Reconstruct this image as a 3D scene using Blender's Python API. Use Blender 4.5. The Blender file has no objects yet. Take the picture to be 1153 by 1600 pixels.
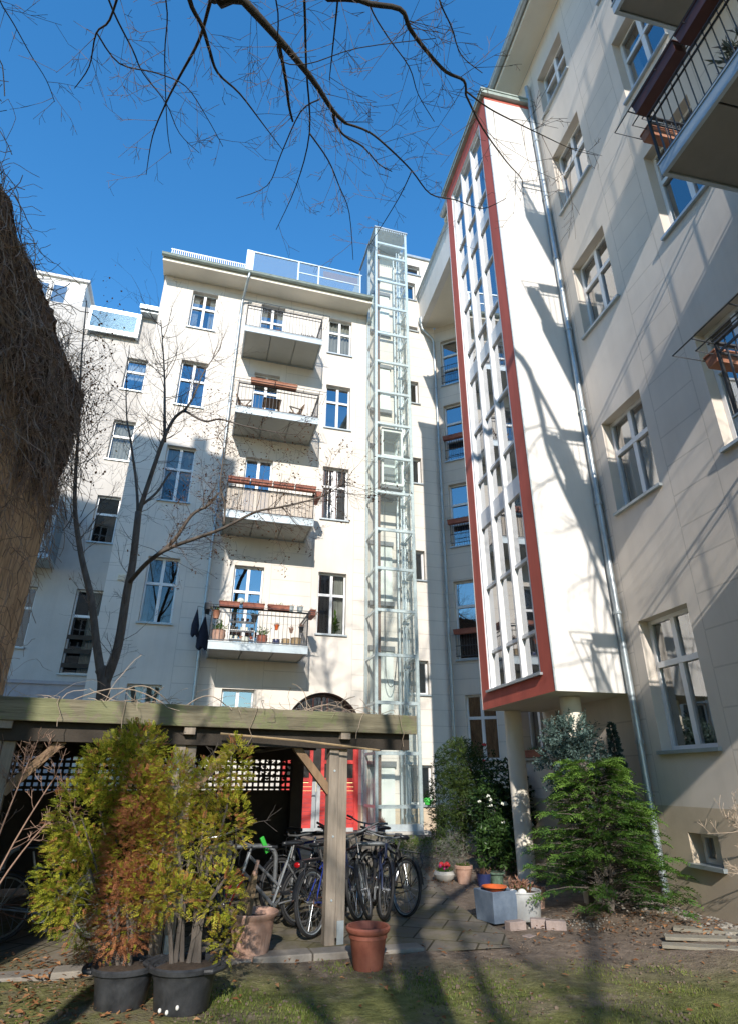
import bpy, math, random
from mathutils import Vector, Matrix
R = math.radians
rng = random.Random(7)
C = bpy.context.scene.collection

# ------------------------------------------------------------------ mesh helper
class MB:
    def __init__(s):
        s.v = []; s.f = []; s.t = []; s.tint = None; s.cur = 0.0
    def face(s, *idx):
        s.f.append(idx); s.t.append(s.cur)
    def quad(s, a, b, c, d):
        n = len(s.v); s.v += [tuple(a), tuple(b), tuple(c), tuple(d)]; s.face(n, n+1, n+2, n+3)
    def poly(s, pts):
        n = len(s.v); s.v += [tuple(p) for p in pts]; s.face(*range(n, n+len(pts)))
    def box(s, x0, x1, y0, y1, z0, z1):
        n = len(s.v)
        s.v += [(x0,y0,z0),(x1,y0,z0),(x1,y1,z0),(x0,y1,z0),(x0,y0,z1),(x1,y0,z1),(x1,y1,z1),(x0,y1,z1)]
        for q in ((0,3,2,1),(4,5,6,7),(0,1,5,4),(1,2,6,5),(2,3,7,6),(3,0,4,7)):
            s.face(*[n+i for i in q])
        return s
    def bar(s, a, b, w, h=None, up=(0,0,1)):
        """rectangular bar from a to b"""
        a = Vector(a); b = Vector(b); h = w if h is None else h
        d = (b-a).normalized(); u = Vector(up)
        if abs(d.dot(u)) > .98: u = Vector((1,0,0))
        x = d.cross(u).normalized(); y = x.cross(d).normalized()
        n = len(s.v)
        for p in (a, b):
            for sx, sy in ((-1,-1),(1,-1),(1,1),(-1,1)):
                s.v.append(tuple(p + x*(sx*w/2) + y*(sy*h/2)))
        for q in ((0,1,2,3),(7,6,5,4),(0,4,5,1),(1,5,6,2),(2,6,7,3),(3,7,4,0)):
            s.face(*[n+i for i in q])
        return s
    def tube(s, pts, r, n=6, cap=True):
        pts = [Vector(p) for p in pts]
        m = len(pts)
        rs = r if isinstance(r, (list, tuple)) else [r]*m
        x = None; base = len(s.v)
        for i, p in enumerate(pts):
            d = (pts[min(i+1, m-1)] - pts[max(i-1, 0)])
            d = d.normalized() if d.length > 1e-9 else Vector((0,0,1))
            if x is None:
                u = Vector((0,0,1)) if abs(d.z) < .9 else Vector((1,0,0))
                x = d.cross(u).normalized()
            else:
                x = x - d*x.dot(d)
                x = x.normalized() if x.length > 1e-6 else d.orthogonal().normalized()
            y = d.cross(x)
            for k in range(n):
                a = 2*math.pi*k/n
                s.v.append(tuple(p + x*(math.cos(a)*rs[i]) + y*(math.sin(a)*rs[i])))
        for i in range(m-1):
            for k in range(n):
                k2 = (k+1) % n
                s.face(base+i*n+k, base+i*n+k2, base+(i+1)*n+k2, base+(i+1)*n+k)
        if cap and n > 3:
            s.face(*[base+k for k in range(n-1, -1, -1)])
            s.face(*[base+(m-1)*n+k for k in range(n)])
        return s
    def lathe(s, prof, n=24, c=(0,0,0), sx=1, sy=1):
        base = len(s.v); m = len(prof)
        for r, z in prof:
            for k in range(n):
                a = 2*math.pi*k/n
                s.v.append((c[0]+r*math.cos(a)*sx, c[1]+r*math.sin(a)*sy, c[2]+z))
        for i in range(m-1):
            for k in range(n):
                k2 = (k+1) % n
                s.face(base+i*n+k, base+i*n+k2, base+(i+1)*n+k2, base+(i+1)*n+k)
        return s
    def torus(s, c, R_, r, axis='y', n=32, m=8, sc=1):
        pts = []
        base = len(s.v)
        for i in range(n):
            a = 2*math.pi*i/n
            for k in range(m):
                b = 2*math.pi*k/m
                rr = R_ + r*math.cos(b); w = r*math.sin(b)*sc
                if axis == 'y': s.v.append((c[0]+rr*math.cos(a), c[1]+w, c[2]+rr*math.sin(a)))
                else: s.v.append((c[0]+rr*math.cos(a), c[1]+rr*math.sin(a), c[2]+w))
        for i in range(n):
            for k in range(m):
                i2 = (i+1) % n; k2 = (k+1) % m
                s.face(base+i*m+k, base+i2*m+k, base+i2*m+k2, base+i*m+k2)
        return s
    def ball(s, c, r, n=10, m=6, sz=1):
        prof = [(max(r*math.sin(math.pi*i/m), 1e-4), -r*sz*math.cos(math.pi*i/m)) for i in range(m+1)]
        return s.lathe(prof, n, c)
    def xf(s, M, i0=0):
        s.v[i0:] = [tuple(M @ Vector(p)) for p in s.v[i0:]]
        return s
    def build(s, name, m, parent=None, smooth=False, loc=None, bevel=0):
        me = bpy.data.meshes.new(name)
        me.from_pydata(s.v, [], s.f)
        me.validate()
        if any(t != 0 for t in s.t) and len(me.polygons) == len(s.t):
            a = me.attributes.new('tint', 'FLOAT', 'FACE'); a.data.foreach_set('value', s.t)
        if smooth: me.polygons.foreach_set('use_smooth', [True]*len(me.polygons))
        me.materials.append(m)
        o = bpy.data.objects.new(name, me); C.objects.link(o)
        if parent: o.parent = parent
        if loc: o.location = loc
        if smooth == 'auto':
            md = o.modifiers.new('edges', 'EDGE_SPLIT'); md.split_angle = R(40)
        if bevel:
            b = o.modifiers.new('bevel', 'BEVEL'); b.width = bevel; b.segments = 2; b.limit_method = 'ANGLE'
        return o

def tag(o, label=None, cat=None, group=None, kind=None):
    if label: o['label'] = label
    if cat: o['category'] = cat
    if group: o['group'] = group
    if kind: o['kind'] = kind
    return o
def thing(name, label, cat, loc=(0,0,0), rotz=0, group=None, scale=1):
    o = bpy.data.objects.new(name, None); C.objects.link(o)
    o.empty_display_size = .2
    o.location = loc; o.rotation_euler = (0, 0, rotz); o.scale = (scale,)*3
    return tag(o, label, cat, group)
def copy_tree(o, parent=None):
    c = o.copy(); C.objects.link(c)
    if parent: c.parent = parent
    for ch in list(o.children): copy_tree(ch, c)
    return c

# ------------------------------------------------------------------ materials
class NT:
    def __init__(s, name):
        s.m = bpy.data.materials.new(name); s.m.use_nodes = True
        s.t = s.m.node_tree; s.n = s.t.nodes; s.l = s.t.links
        s.b = s.n['Principled BSDF']; s.out = s.n['Material Output']
        s.tc = None
    def new(s, typ, **kw):
        x = s.n.new(typ)
        for k, v in kw.items(): setattr(x, k, v)
        return x
    def link(s, a, b): s.l.new(a, b)
    def coord(s, kind='Object'):
        if s.tc is None: s.tc = s.new('ShaderNodeTexCoord')
        return s.tc.outputs[kind]
    def noise(s, scale, detail=4, rough=.6, vec=None, stretch=None):
        x = s.new('ShaderNodeTexNoise'); x.inputs['Scale'].default_value = scale
        x.inputs['Detail'].default_value = detail; x.inputs['Roughness'].default_value = rough
        v = vec or s.coord()
        if stretch:
            mp = s.new('ShaderNodeMapping'); mp.inputs['Scale'].default_value = stretch
            s.link(v, mp.inputs['Vector']); v = mp.outputs[0]
        s.link(v, x.inputs['Vector'])
        return x.outputs['Fac']
    def math(s, op, a, b=None, c=None):
        x = s.new('ShaderNodeMath', operation=op)
        for i, q in enumerate((a, b, c)):
            if q is None: continue
            if isinstance(q, (int, float)): x.inputs[i].default_value = q
            else: s.link(q, x.inputs[i])
        return x.outputs[0]
    def ramp(s, fac, stops):
        x = s.new('ShaderNodeValToRGB'); e = x.color_ramp.elements
        while len(e) < len(stops): e.new(.5)
        for i, (p, c) in enumerate(stops):
            e[i].position = p; e[i].color = (*c, 1) if len(c) == 3 else c
        s.link(fac, x.inputs[0]); return x.outputs[0]
    def mix(s, fac, a, b, mode='MIX'):
        x = s.new('ShaderNodeMix', data_type='RGBA', blend_type=mode)
        if isinstance(fac, (int, float)): x.inputs[0].default_value = fac
        else: s.link(fac, x.inputs[0])
        for i, q in ((6, a), (7, b)):
            if isinstance(q, tuple): x.inputs[i].default_value = (*q[:3], 1)
            else: s.link(q, x.inputs[i])
        return x.outputs[2]
    def bump(s, h, strength=.3, dist=.02, prev=None):
        x = s.new('ShaderNodeBump'); x.inputs['Strength'].default_value = strength
        x.inputs['Distance'].default_value = dist
        s.link(h, x.inputs['Height'])
        if prev: s.link(prev, x.inputs['Normal'])
        return x.outputs[0]
    def set(s, **kw):
        for k, v in kw.items():
            i = s.b.inputs[k]
            if hasattr(v, 'is_linked'): s.link(v, i)
            elif isinstance(v, tuple): i.default_value = (*v[:3], 1)
            else: i.default_value = v
        return s

def pmat(name, col, rough=.7, var=.18, scale=6, bump=.0, bscale=60, metal=0, col2=None, stretch=None, spec=None):
    t = NT(name)
    lo = tuple(c*(1-var) for c in col); hi = col2 or tuple(min(1, c*(1+var)) for c in col)
    n1 = t.noise(scale, 5, .65, stretch=stretch)
    t.set(**{'Base Color': t.ramp(n1, [(.3, lo), (.7, hi)]), 'Roughness': rough, 'Metallic': metal})
    if spec is not None: t.set(**{'Specular IOR Level': spec})
    if bump: t.set(Normal=t.bump(t.noise(bscale, 3, stretch=stretch), bump, .01))
    return t.m

def facade_mat(name, col, plinth=None, plinth_top=1.34, pitch=.47, strips=(), gap=.12, joint=True, rough_scale=90, rough_amt=.12, stain=.07):
    """painted render with scored joints: horizontal every `pitch`, left out round the window axes"""
    t = NT(name)
    sx = t.new('ShaderNodeSeparateXYZ'); t.link(t.coord(), sx.inputs[0])
    X, Z = sx.outputs[0], sx.outputs[2]
    base = t.ramp(t.noise(.55, 6, .6), [(.25, tuple(c*(1-stain*1.6) for c in col)), (.75, tuple(min(1, c*(1+stain*.6)) for c in col))])
    streak = t.noise(1.3, 4, .7, stretch=(2.2, 2.2, .16))
    base = t.mix(t.math('MULTIPLY', t.math('GREATER_THAN', streak, .2), t.math('MULTIPLY', t.math('SUBTRACT', streak, .46), .62)), base, tuple(c*.55 for c in col))
    if plinth:
        pm = t.math('LESS_THAN', Z, plinth_top)
        base = t.mix(pm, base, t.ramp(t.noise(1.1, 6, .7), [(.3, tuple(c*.82 for c in plinth)), (.7, tuple(c*1.1 for c in plinth))]))
    h = t.noise(rough_scale, 3)
    nrm = None
    if joint:
        g = t.math('LESS_THAN', t.math('FRACT', t.math('DIVIDE', t.math('ADD', Z, 10.0), pitch)), .022/pitch)
        inside = None
        for a, b in strips:
            c_, w_ = (a+b)/2, (b-a)/2 + gap
            i_ = t.math('LESS_THAN', t.math('ABSOLUTE', t.math('SUBTRACT', X, c_)), w_)
            e_ = t.math('LESS_THAN', t.math('ABSOLUTE', t.math('SUBTRACT', t.math('ABSOLUTE', t.math('SUBTRACT', X, c_)), w_)), .009)
            inside = i_ if inside is None else t.math('MAXIMUM', inside, i_)
            g = t.math('MAXIMUM', g, e_) if inside is i_ else t.math('MAXIMUM', g, e_)
        if inside is not None:
            edge = g
            hor = t.math('LESS_THAN', t.math('FRACT', t.math('DIVIDE', t.math('ADD', Z, 10.0), pitch)), .022/pitch)
            g = t.math('SUBTRACT', g, t.math('MULTIPLY', t.math('MULTIPLY', inside, hor), .999))
        base = t.mix(t.math('MULTIPLY', g, .33), base, tuple(c*.4 for c in col))
        nrm = t.bump(t.math('MULTIPLY', g, -1.0), .5, .012)
    nrm = t.bump(h, rough_amt, .006, nrm)
    t.set(**{'Base Color': base, 'Roughness': .85, 'Normal': nrm, 'Specular IOR Level': .2})
    return t.m

def glass_mat(name, refl=.22, tint=(.75, .82, .82), rough=.0, wobble=.0, body=None, bodyfac=0.0, fres=1.5):
    t = NT(name); t.n.remove(t.b)
    tr = t.new('ShaderNodeBsdfTransparent'); tr.inputs[0].default_value = (*tint, 1)
    gl = t.new('ShaderNodeBsdfGlossy'); gl.inputs['Roughness'].default_value = rough
    gl.inputs['Color'].default_value = (.95, .97, 1, 1)
    fr = t.new('ShaderNodeFresnel'); fr.inputs['IOR'].default_value = 1.5
    if wobble:
        nb = t.bump(t.noise(.9, 2), wobble, .02); t.link(nb, gl.inputs['Normal'])
    f = t.math('MINIMUM', t.math('ADD', t.math('MULTIPLY', fr.outputs[0], fres), refl), .95)
    src = tr.outputs[0]
    if bodyfac:
        df = t.new('ShaderNodeBsdfDiffuse'); df.inputs[0].default_value = (*body, 1)
        m0 = t.new('ShaderNodeMixShader'); m0.inputs[0].default_value = bodyfac
        t.link(src, m0.inputs[1]); t.link(df.outputs[0], m0.inputs[2]); src = m0.outputs[0]
    mx = t.new('ShaderNodeMixShader'); t.link(f, mx.inputs[0]); t.link(src, mx.inputs[1]); t.link(gl.outputs[0], mx.inputs[2])
    t.link(mx.outputs[0], t.out.inputs[0])
    return t.m

def leaf_mat(name, stops, trans=.3, rough=.55):
    """foliage: colour of each spray from its own 'tint' value"""
    t = NT(name); t.n.remove(t.b)
    at = t.new('ShaderNodeAttribute', attribute_name='tint')
    nz = t.math('MULTIPLY', t.math('SUBTRACT', t.noise(14, 2), .5), .22)
    col = t.ramp(t.math('ADD', at.outputs['Fac'], nz), stops)
    df = t.new('ShaderNodeBsdfPrincipled'); df.inputs['Roughness'].default_value = rough
    df.inputs['Specular IOR Level'].default_value = .25
    tl = t.new('ShaderNodeBsdfTranslucent'); mx = t.new('ShaderNodeMixShader'); mx.inputs[0].default_value = trans
    t.link(col, df.inputs['Base Color']); t.link(col, tl.inputs[0])
    t.link(df.outputs[0], mx.inputs[1]); t.link(tl.outputs[0], mx.inputs[2]); t.link(mx.outputs[0], t.out.inputs[0])
    return t.m

M = {}
def mk():
    strips_m = [(-1.84,-.92), (.72,1.64), (3.38,4.31)]
    M['main'] = facade_mat('cream_render', (.77,.712,.645), plinth=(.62,.50,.37), plinth_top=1.0, stain=.10, strips=strips_m, gap=.22)
    strips_r = [(-8.1,-6.99), (-5.68,-4.59), (-3.4,-2.3), (1.0,2.1)]
    M['side'] = facade_mat('greyish_render', (.70,.635,.565), plinth=(.55,.46,.35), stain=.10, strips=strips_r, gap=.22, pitch=.5)
    M['diag'] = facade_mat('corner_render', (.70,.635,.56), plinth=(.55,.46,.35))
    M['tower'] = facade_mat('white_render', (.77,.745,.715), joint=False, stain=.09)
    M['neigh'] = facade_mat('roughcast_grey', (.55,.52,.49), joint=False, rough_scale=26, rough_amt=.9, stain=.15)
    M['soffit'] = pmat('cream_soffit', (.80,.74,.63), .8, .05, 1.2)
    M['red'] = pmat('oxide_red_paint', (.54,.115,.08), .75, .16, 1.3, .15, 60, stretch=(2,2,.35))
    M['white'] = pmat('white_window_paint', (.80,.81,.82), .4, .05, 3)
    M['offwhite'] = pmat('offwhite_panel', (.72,.76,.72), .5, .05, 3)
    M['zinc'] = pmat('zinc_sheet', (.40,.45,.48), .42, .15, 5, metal=.55)
    M['galv'] = pmat('galvanised_steel', (.60,.67,.70), .38, .14, 9, metal=.5)
    M['greengutter'] = pmat('patinated_gutter', (.32,.38,.35), .6, .2, 5)
    M['darkmetal'] = pmat('dark_railing_paint', (.06,.065,.075), .45, .2, 9)
    M['slabedge'] = pmat('light_steel_channel', (.40,.46,.50), .5, .1, 4, metal=.3)
    M['under'] = pmat('grey_soffit_board', (.40,.40,.36), .8, .06, 2)
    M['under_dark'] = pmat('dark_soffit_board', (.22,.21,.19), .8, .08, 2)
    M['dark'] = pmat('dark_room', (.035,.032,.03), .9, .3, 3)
    M['room'] = pmat('stairwell_inside', (.22,.215,.21), .9, .1, 2)
    M['curtain'] = pmat('white_curtain', (.78,.78,.76), .9, .08, 3)
    M['glass'] = glass_mat('window_glass', .24, (.62,.68,.70), wobble=.05)
    M['towerglass'] = glass_mat('stair_glazing', .26, (.6,.67,.7), wobble=.03, body=(.5,.56,.6), bodyfac=.16)  # grey-blue diffuse body imitates soft pale reflections in the panes
    M['glass_dim'] = glass_mat('dull_window_glass', .045, (.5,.52,.5), wobble=.05, fres=.8)
    M['liftglass'] = glass_mat('lift_glazing', .02, (.955,.985,.975), wobble=.02, body=(.80,.92,.90), bodyfac=.07, fres=.3)
    M['terraceglass'] = glass_mat('terrace_glazing', .10, (.60,.72,.76), body=(.45,.55,.6), bodyfac=.3)
    M['wood_beam'] = beam_mat()
    M['wood_post'] = pmat('weathered_timber', (.30,.25,.20), .85, .25, 3, .5, 40, stretch=(9,9,.8))
    M['wood_brace'] = pmat('brown_timber', (.24,.155,.09), .85, .25, 3, .4, 40, stretch=(6,6,1))
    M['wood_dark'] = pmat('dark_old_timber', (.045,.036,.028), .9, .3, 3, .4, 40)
    M['bark'] = pmat('grey_bark', (.12,.10,.085), .95, .4, 9, .8, 45, stretch=(1,1,.35))
    M['bark_dark'] = pmat('dark_bark', (.045,.038,.033), .95, .3, 9, .6, 45)
    M['twig'] = pmat('brown_twig', (.12,.085,.065), .9, .3, 20)
    M['twig_red'] = pmat('reddish_twig', (.30,.19,.14), .85, .3, 20)
    M['twig_pale'] = pmat('pale_bare_twig', (.42,.33,.25), .85, .25, 20)
    M['terracotta'] = pmat('terracotta', (.36,.14,.08), .85, .2, 5, .25, 70, col2=(.46,.23,.15))
    M['pale_terracotta'] = pmat('bleached_terracotta', (.42,.23,.16), .9, .25, 5, .3, 60, col2=(.55,.36,.28))
    M['planter'] = pmat('red_brown_planter', (.30,.085,.055), .7, .25, 4, .2, 50, col2=(.38,.14,.09))
    M['brownbox'] = pmat('dark_brown_planter', (.10,.035,.026), .45, .15, 8)
    M['black_plastic'] = pmat('black_plastic_tub', (.028,.031,.038), .5, .4, 9, .15, 70, col2=(.06,.063,.07))
    M['soil'] = pmat('potting_soil', (.06,.042,.03), .95, .4, 25, .8, 60)
    M['tyre'] = pmat('bicycle_tyre', (.022,.022,.024), .75, .3, 30)
    M['chrome'] = pmat('bright_steel', (.36,.37,.39), .3, .2, 9, metal=.8)
    M['bblack'] = pmat('black_bike_enamel', (.02,.022,.027), .3, .3, 9)
    M['bsilver'] = pmat('silver_bike_enamel', (.33,.34,.36), .35, .12, 9, metal=.5)
    M['bred'] = pmat('red_bike_enamel', (.50,.02,.035), .3, .1, 9)
    M['bblue'] = pmat('blue_bike_enamel', (.025,.05,.30), .3, .15, 9)
    M['bnavy'] = pmat('navy_bike_enamel', (.018,.026,.065), .3, .15, 9)
    M['greylock'] = pmat('grey_tube_steel', (.17,.18,.19), .5, .2, 9, metal=.4)
    M['lime'] = pmat('lime_plastic', (.05,.48,.06), .5, .05, 9)
    M['redlens'] = pmat('red_reflector', (.45,.01,.015), .2, .1, 9)
    M['wicker'] = pmat('black_mesh_basket', (.04,.042,.045), .5, .2, 9)
    M['gatered'] = pmat('signal_red_boards', (.55,.045,.04), .55, .12, 4)
    M['gategrey'] = pmat('grey_door_strip', (.42,.44,.45), .5, .1, 6)
    M['gatedark'] = pmat('dark_fanlight_surround', (.16,.10,.09), .7, .2, 6)
    M['brick'] = pmat('brown_firewall', (.50,.32,.18), .95, .4, 4.5, 1.0, 30, col2=(.72,.50,.30), stretch=(3,3,.35))
    M['outwall'] = pmat('grey_outbuilding_wall', (.36,.34,.36), .9, .12, 3, .2, 40)
    M['ivystem'] = pmat('brown_creeper_stem', (.28,.205,.155), .95, .55, 6)
    M['ivymat'] = pmat('creeper_thatch', (.115,.078,.058), 1, .55, 9, 1.0, 30, col2=(.20,.14,.105))
    M['deadleaf'] = leaf_mat('dead_leaf', [(.0,(.10,.045,.02)),(.5,(.26,.11,.045)),(1,(.40,.22,.11))], .15, .8)
    M['thuja'] = leaf_mat('thuja_sprays', [(0,(.05,.085,.014)),(.28,(.19,.24,.022)),(.52,(.46,.45,.05)),(.64,(.58,.47,.07)),(.72,(.46,.21,.075)),(1,(.40,.165,.085))], .3)
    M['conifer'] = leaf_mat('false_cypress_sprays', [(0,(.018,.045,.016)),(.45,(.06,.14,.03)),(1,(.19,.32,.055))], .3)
    M['bluefir'] = leaf_mat('blue_juniper_needles', [(0,(.05,.085,.075)),(1,(.16,.24,.22))], .2)
    M['bushleaf'] = leaf_mat('bush_leaves', [(0,(.025,.045,.012)),(.6,(.06,.10,.022)),(1,(.13,.18,.04))], .3)
    M['laurel'] = leaf_mat('laurel_leaves', [(0,(.012,.028,.010)),(.6,(.035,.075,.02)),(1,(.09,.17,.04))], .2, .4)
    M['lavender'] = leaf_mat('grey_herb_leaves', [(0,(.09,.10,.07)),(.6,(.20,.22,.17)),(1,(.22,.16,.19))], .2)
    M['plantgreen'] = leaf_mat('house_plant_leaves', [(0,(.03,.08,.015)),(1,(.14,.26,.04))], .3)
    M['petalwhite'] = pmat('white_blossom', (.75,.77,.68), .7, .08, 9)
    M['petalred'] = pmat('red_blossom', (.62,.02,.03), .6, .15, 9)
    M['petalpink'] = pmat('magenta_blossom', (.45,.02,.16), .6, .15, 9)
    M['heather'] = leaf_mat('dry_heather', [(0,(.20,.09,.05)),(1,(.42,.24,.17))], .2)
    M['reed'] = pmat('pale_reed_mat', (.58,.50,.42), .9, .25, 4, .5, 50, stretch=(60,1,1))
    M['teak'] = pmat('folding_chair_wood', (.20,.12,.07), .7, .2, 8)
    M['blueglaze'] = pmat('blue_glazed_pot', (.025,.035,.11), .25, .2, 8)
    M['greenglaze'] = pmat('speckled_glaze', (.10,.15,.11), .3, .5, 14)
    M['stone'] = pmat('pale_stone', (.46,.44,.40), .9, .15, 8, .4, 50)
    M['pebble'] = pmat('white_pebble', (.72,.71,.68), .7, .08, 12)
    M['bluebox'] = pmat('blue_grey_planter', (.115,.16,.235), .8, .25, 3.5, .2, 50, col2=(.19,.24,.31))
    M['zinctub'] = pmat('pale_zinc_tub', (.55,.56,.56), .5, .18, 5, metal=.3)
    M['orange'] = pmat('orange_plastic_dish', (.65,.13,.03), .5, .08, 8)
    M['clinker'] = pmat('grey_pink_brick', (.33,.26,.235), .9, .2, 12, .5, 60)
    M['plank'] = pmat('weathered_plank', (.27,.245,.195), .9, .25, 3, .5, 40, stretch=(1,12,12))
    M['gravel'] = pmat('gravel_stone', (.24,.22,.19), .9, .6, 5)
    M['clod'] = pmat('soil_crumb', (.16,.12,.09), .95, .5, 4)
    M['cloth_dark'] = pmat('dark_blue_cloth', (.018,.02,.035), .95, .3, 9)
    M['cloth_pink'] = pmat('pink_cloth', (.62,.27,.28), .9, .1, 4)
    M['bamboo'] = pmat('bamboo_cane', (.38,.27,.15), .6, .15, 9)
    M['straw'] = pmat('straw_broom', (.20,.14,.08), .9, .25, 15)
    M['rust'] = pmat('rust_brown_rail', (.15,.075,.05), .7, .25, 9)
    M['bluepanel'] = pmat('blue_grey_balcony_panel', (.16,.22,.27), .5, .1, 4)
    M['roof'] = pmat('grey_roof_sheet', (.30,.32,.32), .6, .15, 3, metal=.2)
    M['grass'] = leaf_mat('grass_blades', [(0,(.05,.085,.015)),(.5,(.15,.21,.035)),(1,(.32,.31,.11))], .3)
    M['kerb'] = pmat('stone_kerb', (.25,.225,.195), .95, .2, 6, .4, 50)
    ground_mats()

def beam_mat():
    t = NT('mossy_beam')
    a = t.noise(2.2, 5, .65, stretch=(.6, 6, 6)); b = t.noise(3.2, 5, .75)
    wood = t.ramp(a, [(.3, (.12,.105,.07)), (.7, (.26,.23,.155))])
    wood = t.mix(t.math('MULTIPLY', t.math('GREATER_THAN', b, .53), .6), wood, t.ramp(a, [(.3,(.13,.15,.065)),(.7,(.22,.24,.11))]))
    crack = t.math('LESS_THAN', t.noise(9, 3, .5, stretch=(.25, 9, 9)), .36)
    wood = t.mix(t.math('MULTIPLY', crack, .6), wood, (.06,.05,.035))
    t.set(**{'Base Color': wood, 'Roughness': .9, 'Normal': t.bump(t.noise(20, 4, stretch=(.3,5,5)), .6, .01)})
    return t.m

def ground_mats():
    t = NT('garden_soil')
    n1 = t.noise(.8, 6, .7); n2 = t.noise(7, 5, .7); n3 = t.noise(45, 3)
    soil = t.ramp(n2, [(.25, (.12,.092,.07)), (.75, (.30,.24,.19))])
    moss = t.ramp(n2, [(.3, (.085,.10,.025)), (.7, (.24,.25,.08))])
    sx = t.new('ShaderNodeSeparateXYZ'); t.link(t.coord(), sx.inputs[0])
    near = t.math('SUBTRACT', 1.0, t.math('SMOOTH_MIN', t.math('MAXIMUM', t.math('MULTIPLY', t.math('SUBTRACT', sx.outputs[1], 6.3), .9), 0.0), 1.0, .2))
    k = t.math('MULTIPLY', near, t.math('SMOOTHSTEP', n1, .38, .60) if False else t.math('MINIMUM', t.math('MAXIMUM', t.math('MULTIPLY', t.math('SUBTRACT', n1, .35), 6.0), 0.0), 1.0))
    col = t.mix(t.math('MULTIPLY', k, .85), soil, moss)
    t.set(**{'Base Color': col, 'Roughness': .95, 'Specular IOR Level': .1, 'Normal': t.bump(n3, .9, .02, t.bump(n2, .8, .05))})
    M['ground'] = t.m
    t = NT('mossy_paving')
    br = t.new('ShaderNodeTexBrick'); br.offset = .5
    br.inputs['Scale'].default_value = 1; br.inputs['Brick Width'].default_value = .5; br.inputs['Row Height'].default_value = .5
    br.inputs['Mortar Size'].default_value = .012
    br.inputs['Color1'].default_value = (.21,.185,.15,1); br.inputs['Color2'].default_value = (.29,.255,.21,1); br.inputs['Mortar'].default_value = (.05,.045,.03,1)
    mp = t.new('ShaderNodeMapping'); mp.inputs['Rotation'].default_value = (0,0,R(16)); t.link(t.coord(), mp.inputs[0]); t.link(mp.outputs[0], br.inputs['Vector'])
    n = t.noise(1.2, 6, .75); n2 = t.noise(10, 5, .7)
    c = t.mix(t.math('MULTIPLY', n2, .5), br.outputs[0], (.13,.11,.085))
    c = t.mix(t.math('MINIMUM', t.math('MAXIMUM', t.math('MULTIPLY', t.math('SUBTRACT', n, .45), 5.0), 0.0), .75), c, t.ramp(n2, [(.3,(.12,.11,.05)),(.7,(.22,.195,.10))]))
    t.set(**{'Base Color': c, 'Roughness': .95, 'Specular IOR Level': .1, 'Normal': t.bump(br.outputs['Fac'], -.3, .01, t.bump(n2, .5, .02))})
    M['paving'] = t.m
# ------------------------------------------------------------------ site: frames of the walls
EYE = Vector((0, 0, 1.65))
def dirv(deg): return Vector((math.sin(R(deg)), math.cos(R(deg)), 0))
dM, dR = dirv(74.31), dirv(-12.21)
nM = Vector((-dM.y, dM.x, 0)); nR = Vector((dR.y, -dR.x, 0))
ROT_M, ROT_R, ROT_D = R(90-74.31), math.atan2(-dR.y, -dR.x), R(-25.9)
def Wm(u, y, z): return dM*u + nM*(18+y) + Vector((0,0,z))
def Wr(X, Y, z): return -dR*X + nR*(6.1+Y) + Vector((0,0,z))
P0 = Vector((-.305, 7.75, 0)); dP = dirv(67); nP = Vector((-dP.y, dP.x, 0)); ROT_P = R(23)
def Wp(x, y, z): return P0 + dP*x + nP*y + Vector((0,0,z))
def sstep(a, b, x):
    t = min(1, max(0, (x-a)/(b-a))); return t*t*(3-2*t)
def gz(x, y):
    g = .33*sstep(11.5, 17, y)
    d = 6.1 - (x*nR.x + y*nR.y)
    return g + .10*(1-sstep(.3, 1.6, d))*(1-sstep(9.5, 12, y))

def wall(mb, x0, x1, z0, z1, ops=(), y=0.0, dep=.18):
    xs = sorted({x0, x1, *[min(max(v, x0), x1) for o in ops for v in o[:2]]})
    zs = sorted({z0, z1, *[min(max(v, z0), z1) for o in ops for v in o[2:]]})
    for i in range(len(xs)-1):
        for j in range(len(zs)-1):
            cx, cz = (xs[i]+xs[i+1])/2, (zs[j]+zs[j+1])/2
            if any(o[0] < cx < o[1] and o[2] < cz < o[3] for o in ops): continue
            mb.quad((xs[i],y,zs[j]), (xs[i+1],y,zs[j]), (xs[i+1],y,zs[j+1]), (xs[i],y,zs[j+1]))
    for a, b, c, d in ops:
        mb.quad((a,y,c), (a,y,d), (a,y+dep,d), (a,y+dep,c)); mb.quad((b,y,c), (b,y+dep,c), (b,y+dep,d), (b,y,d))
        mb.quad((a,y,d), (b,y,d), (b,y+dep,d), (a,y+dep,d)); mb.quad((a,y,c), (a,y+dep,c), (b,y+dep,c), (b,y,c))
    return mb

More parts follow.
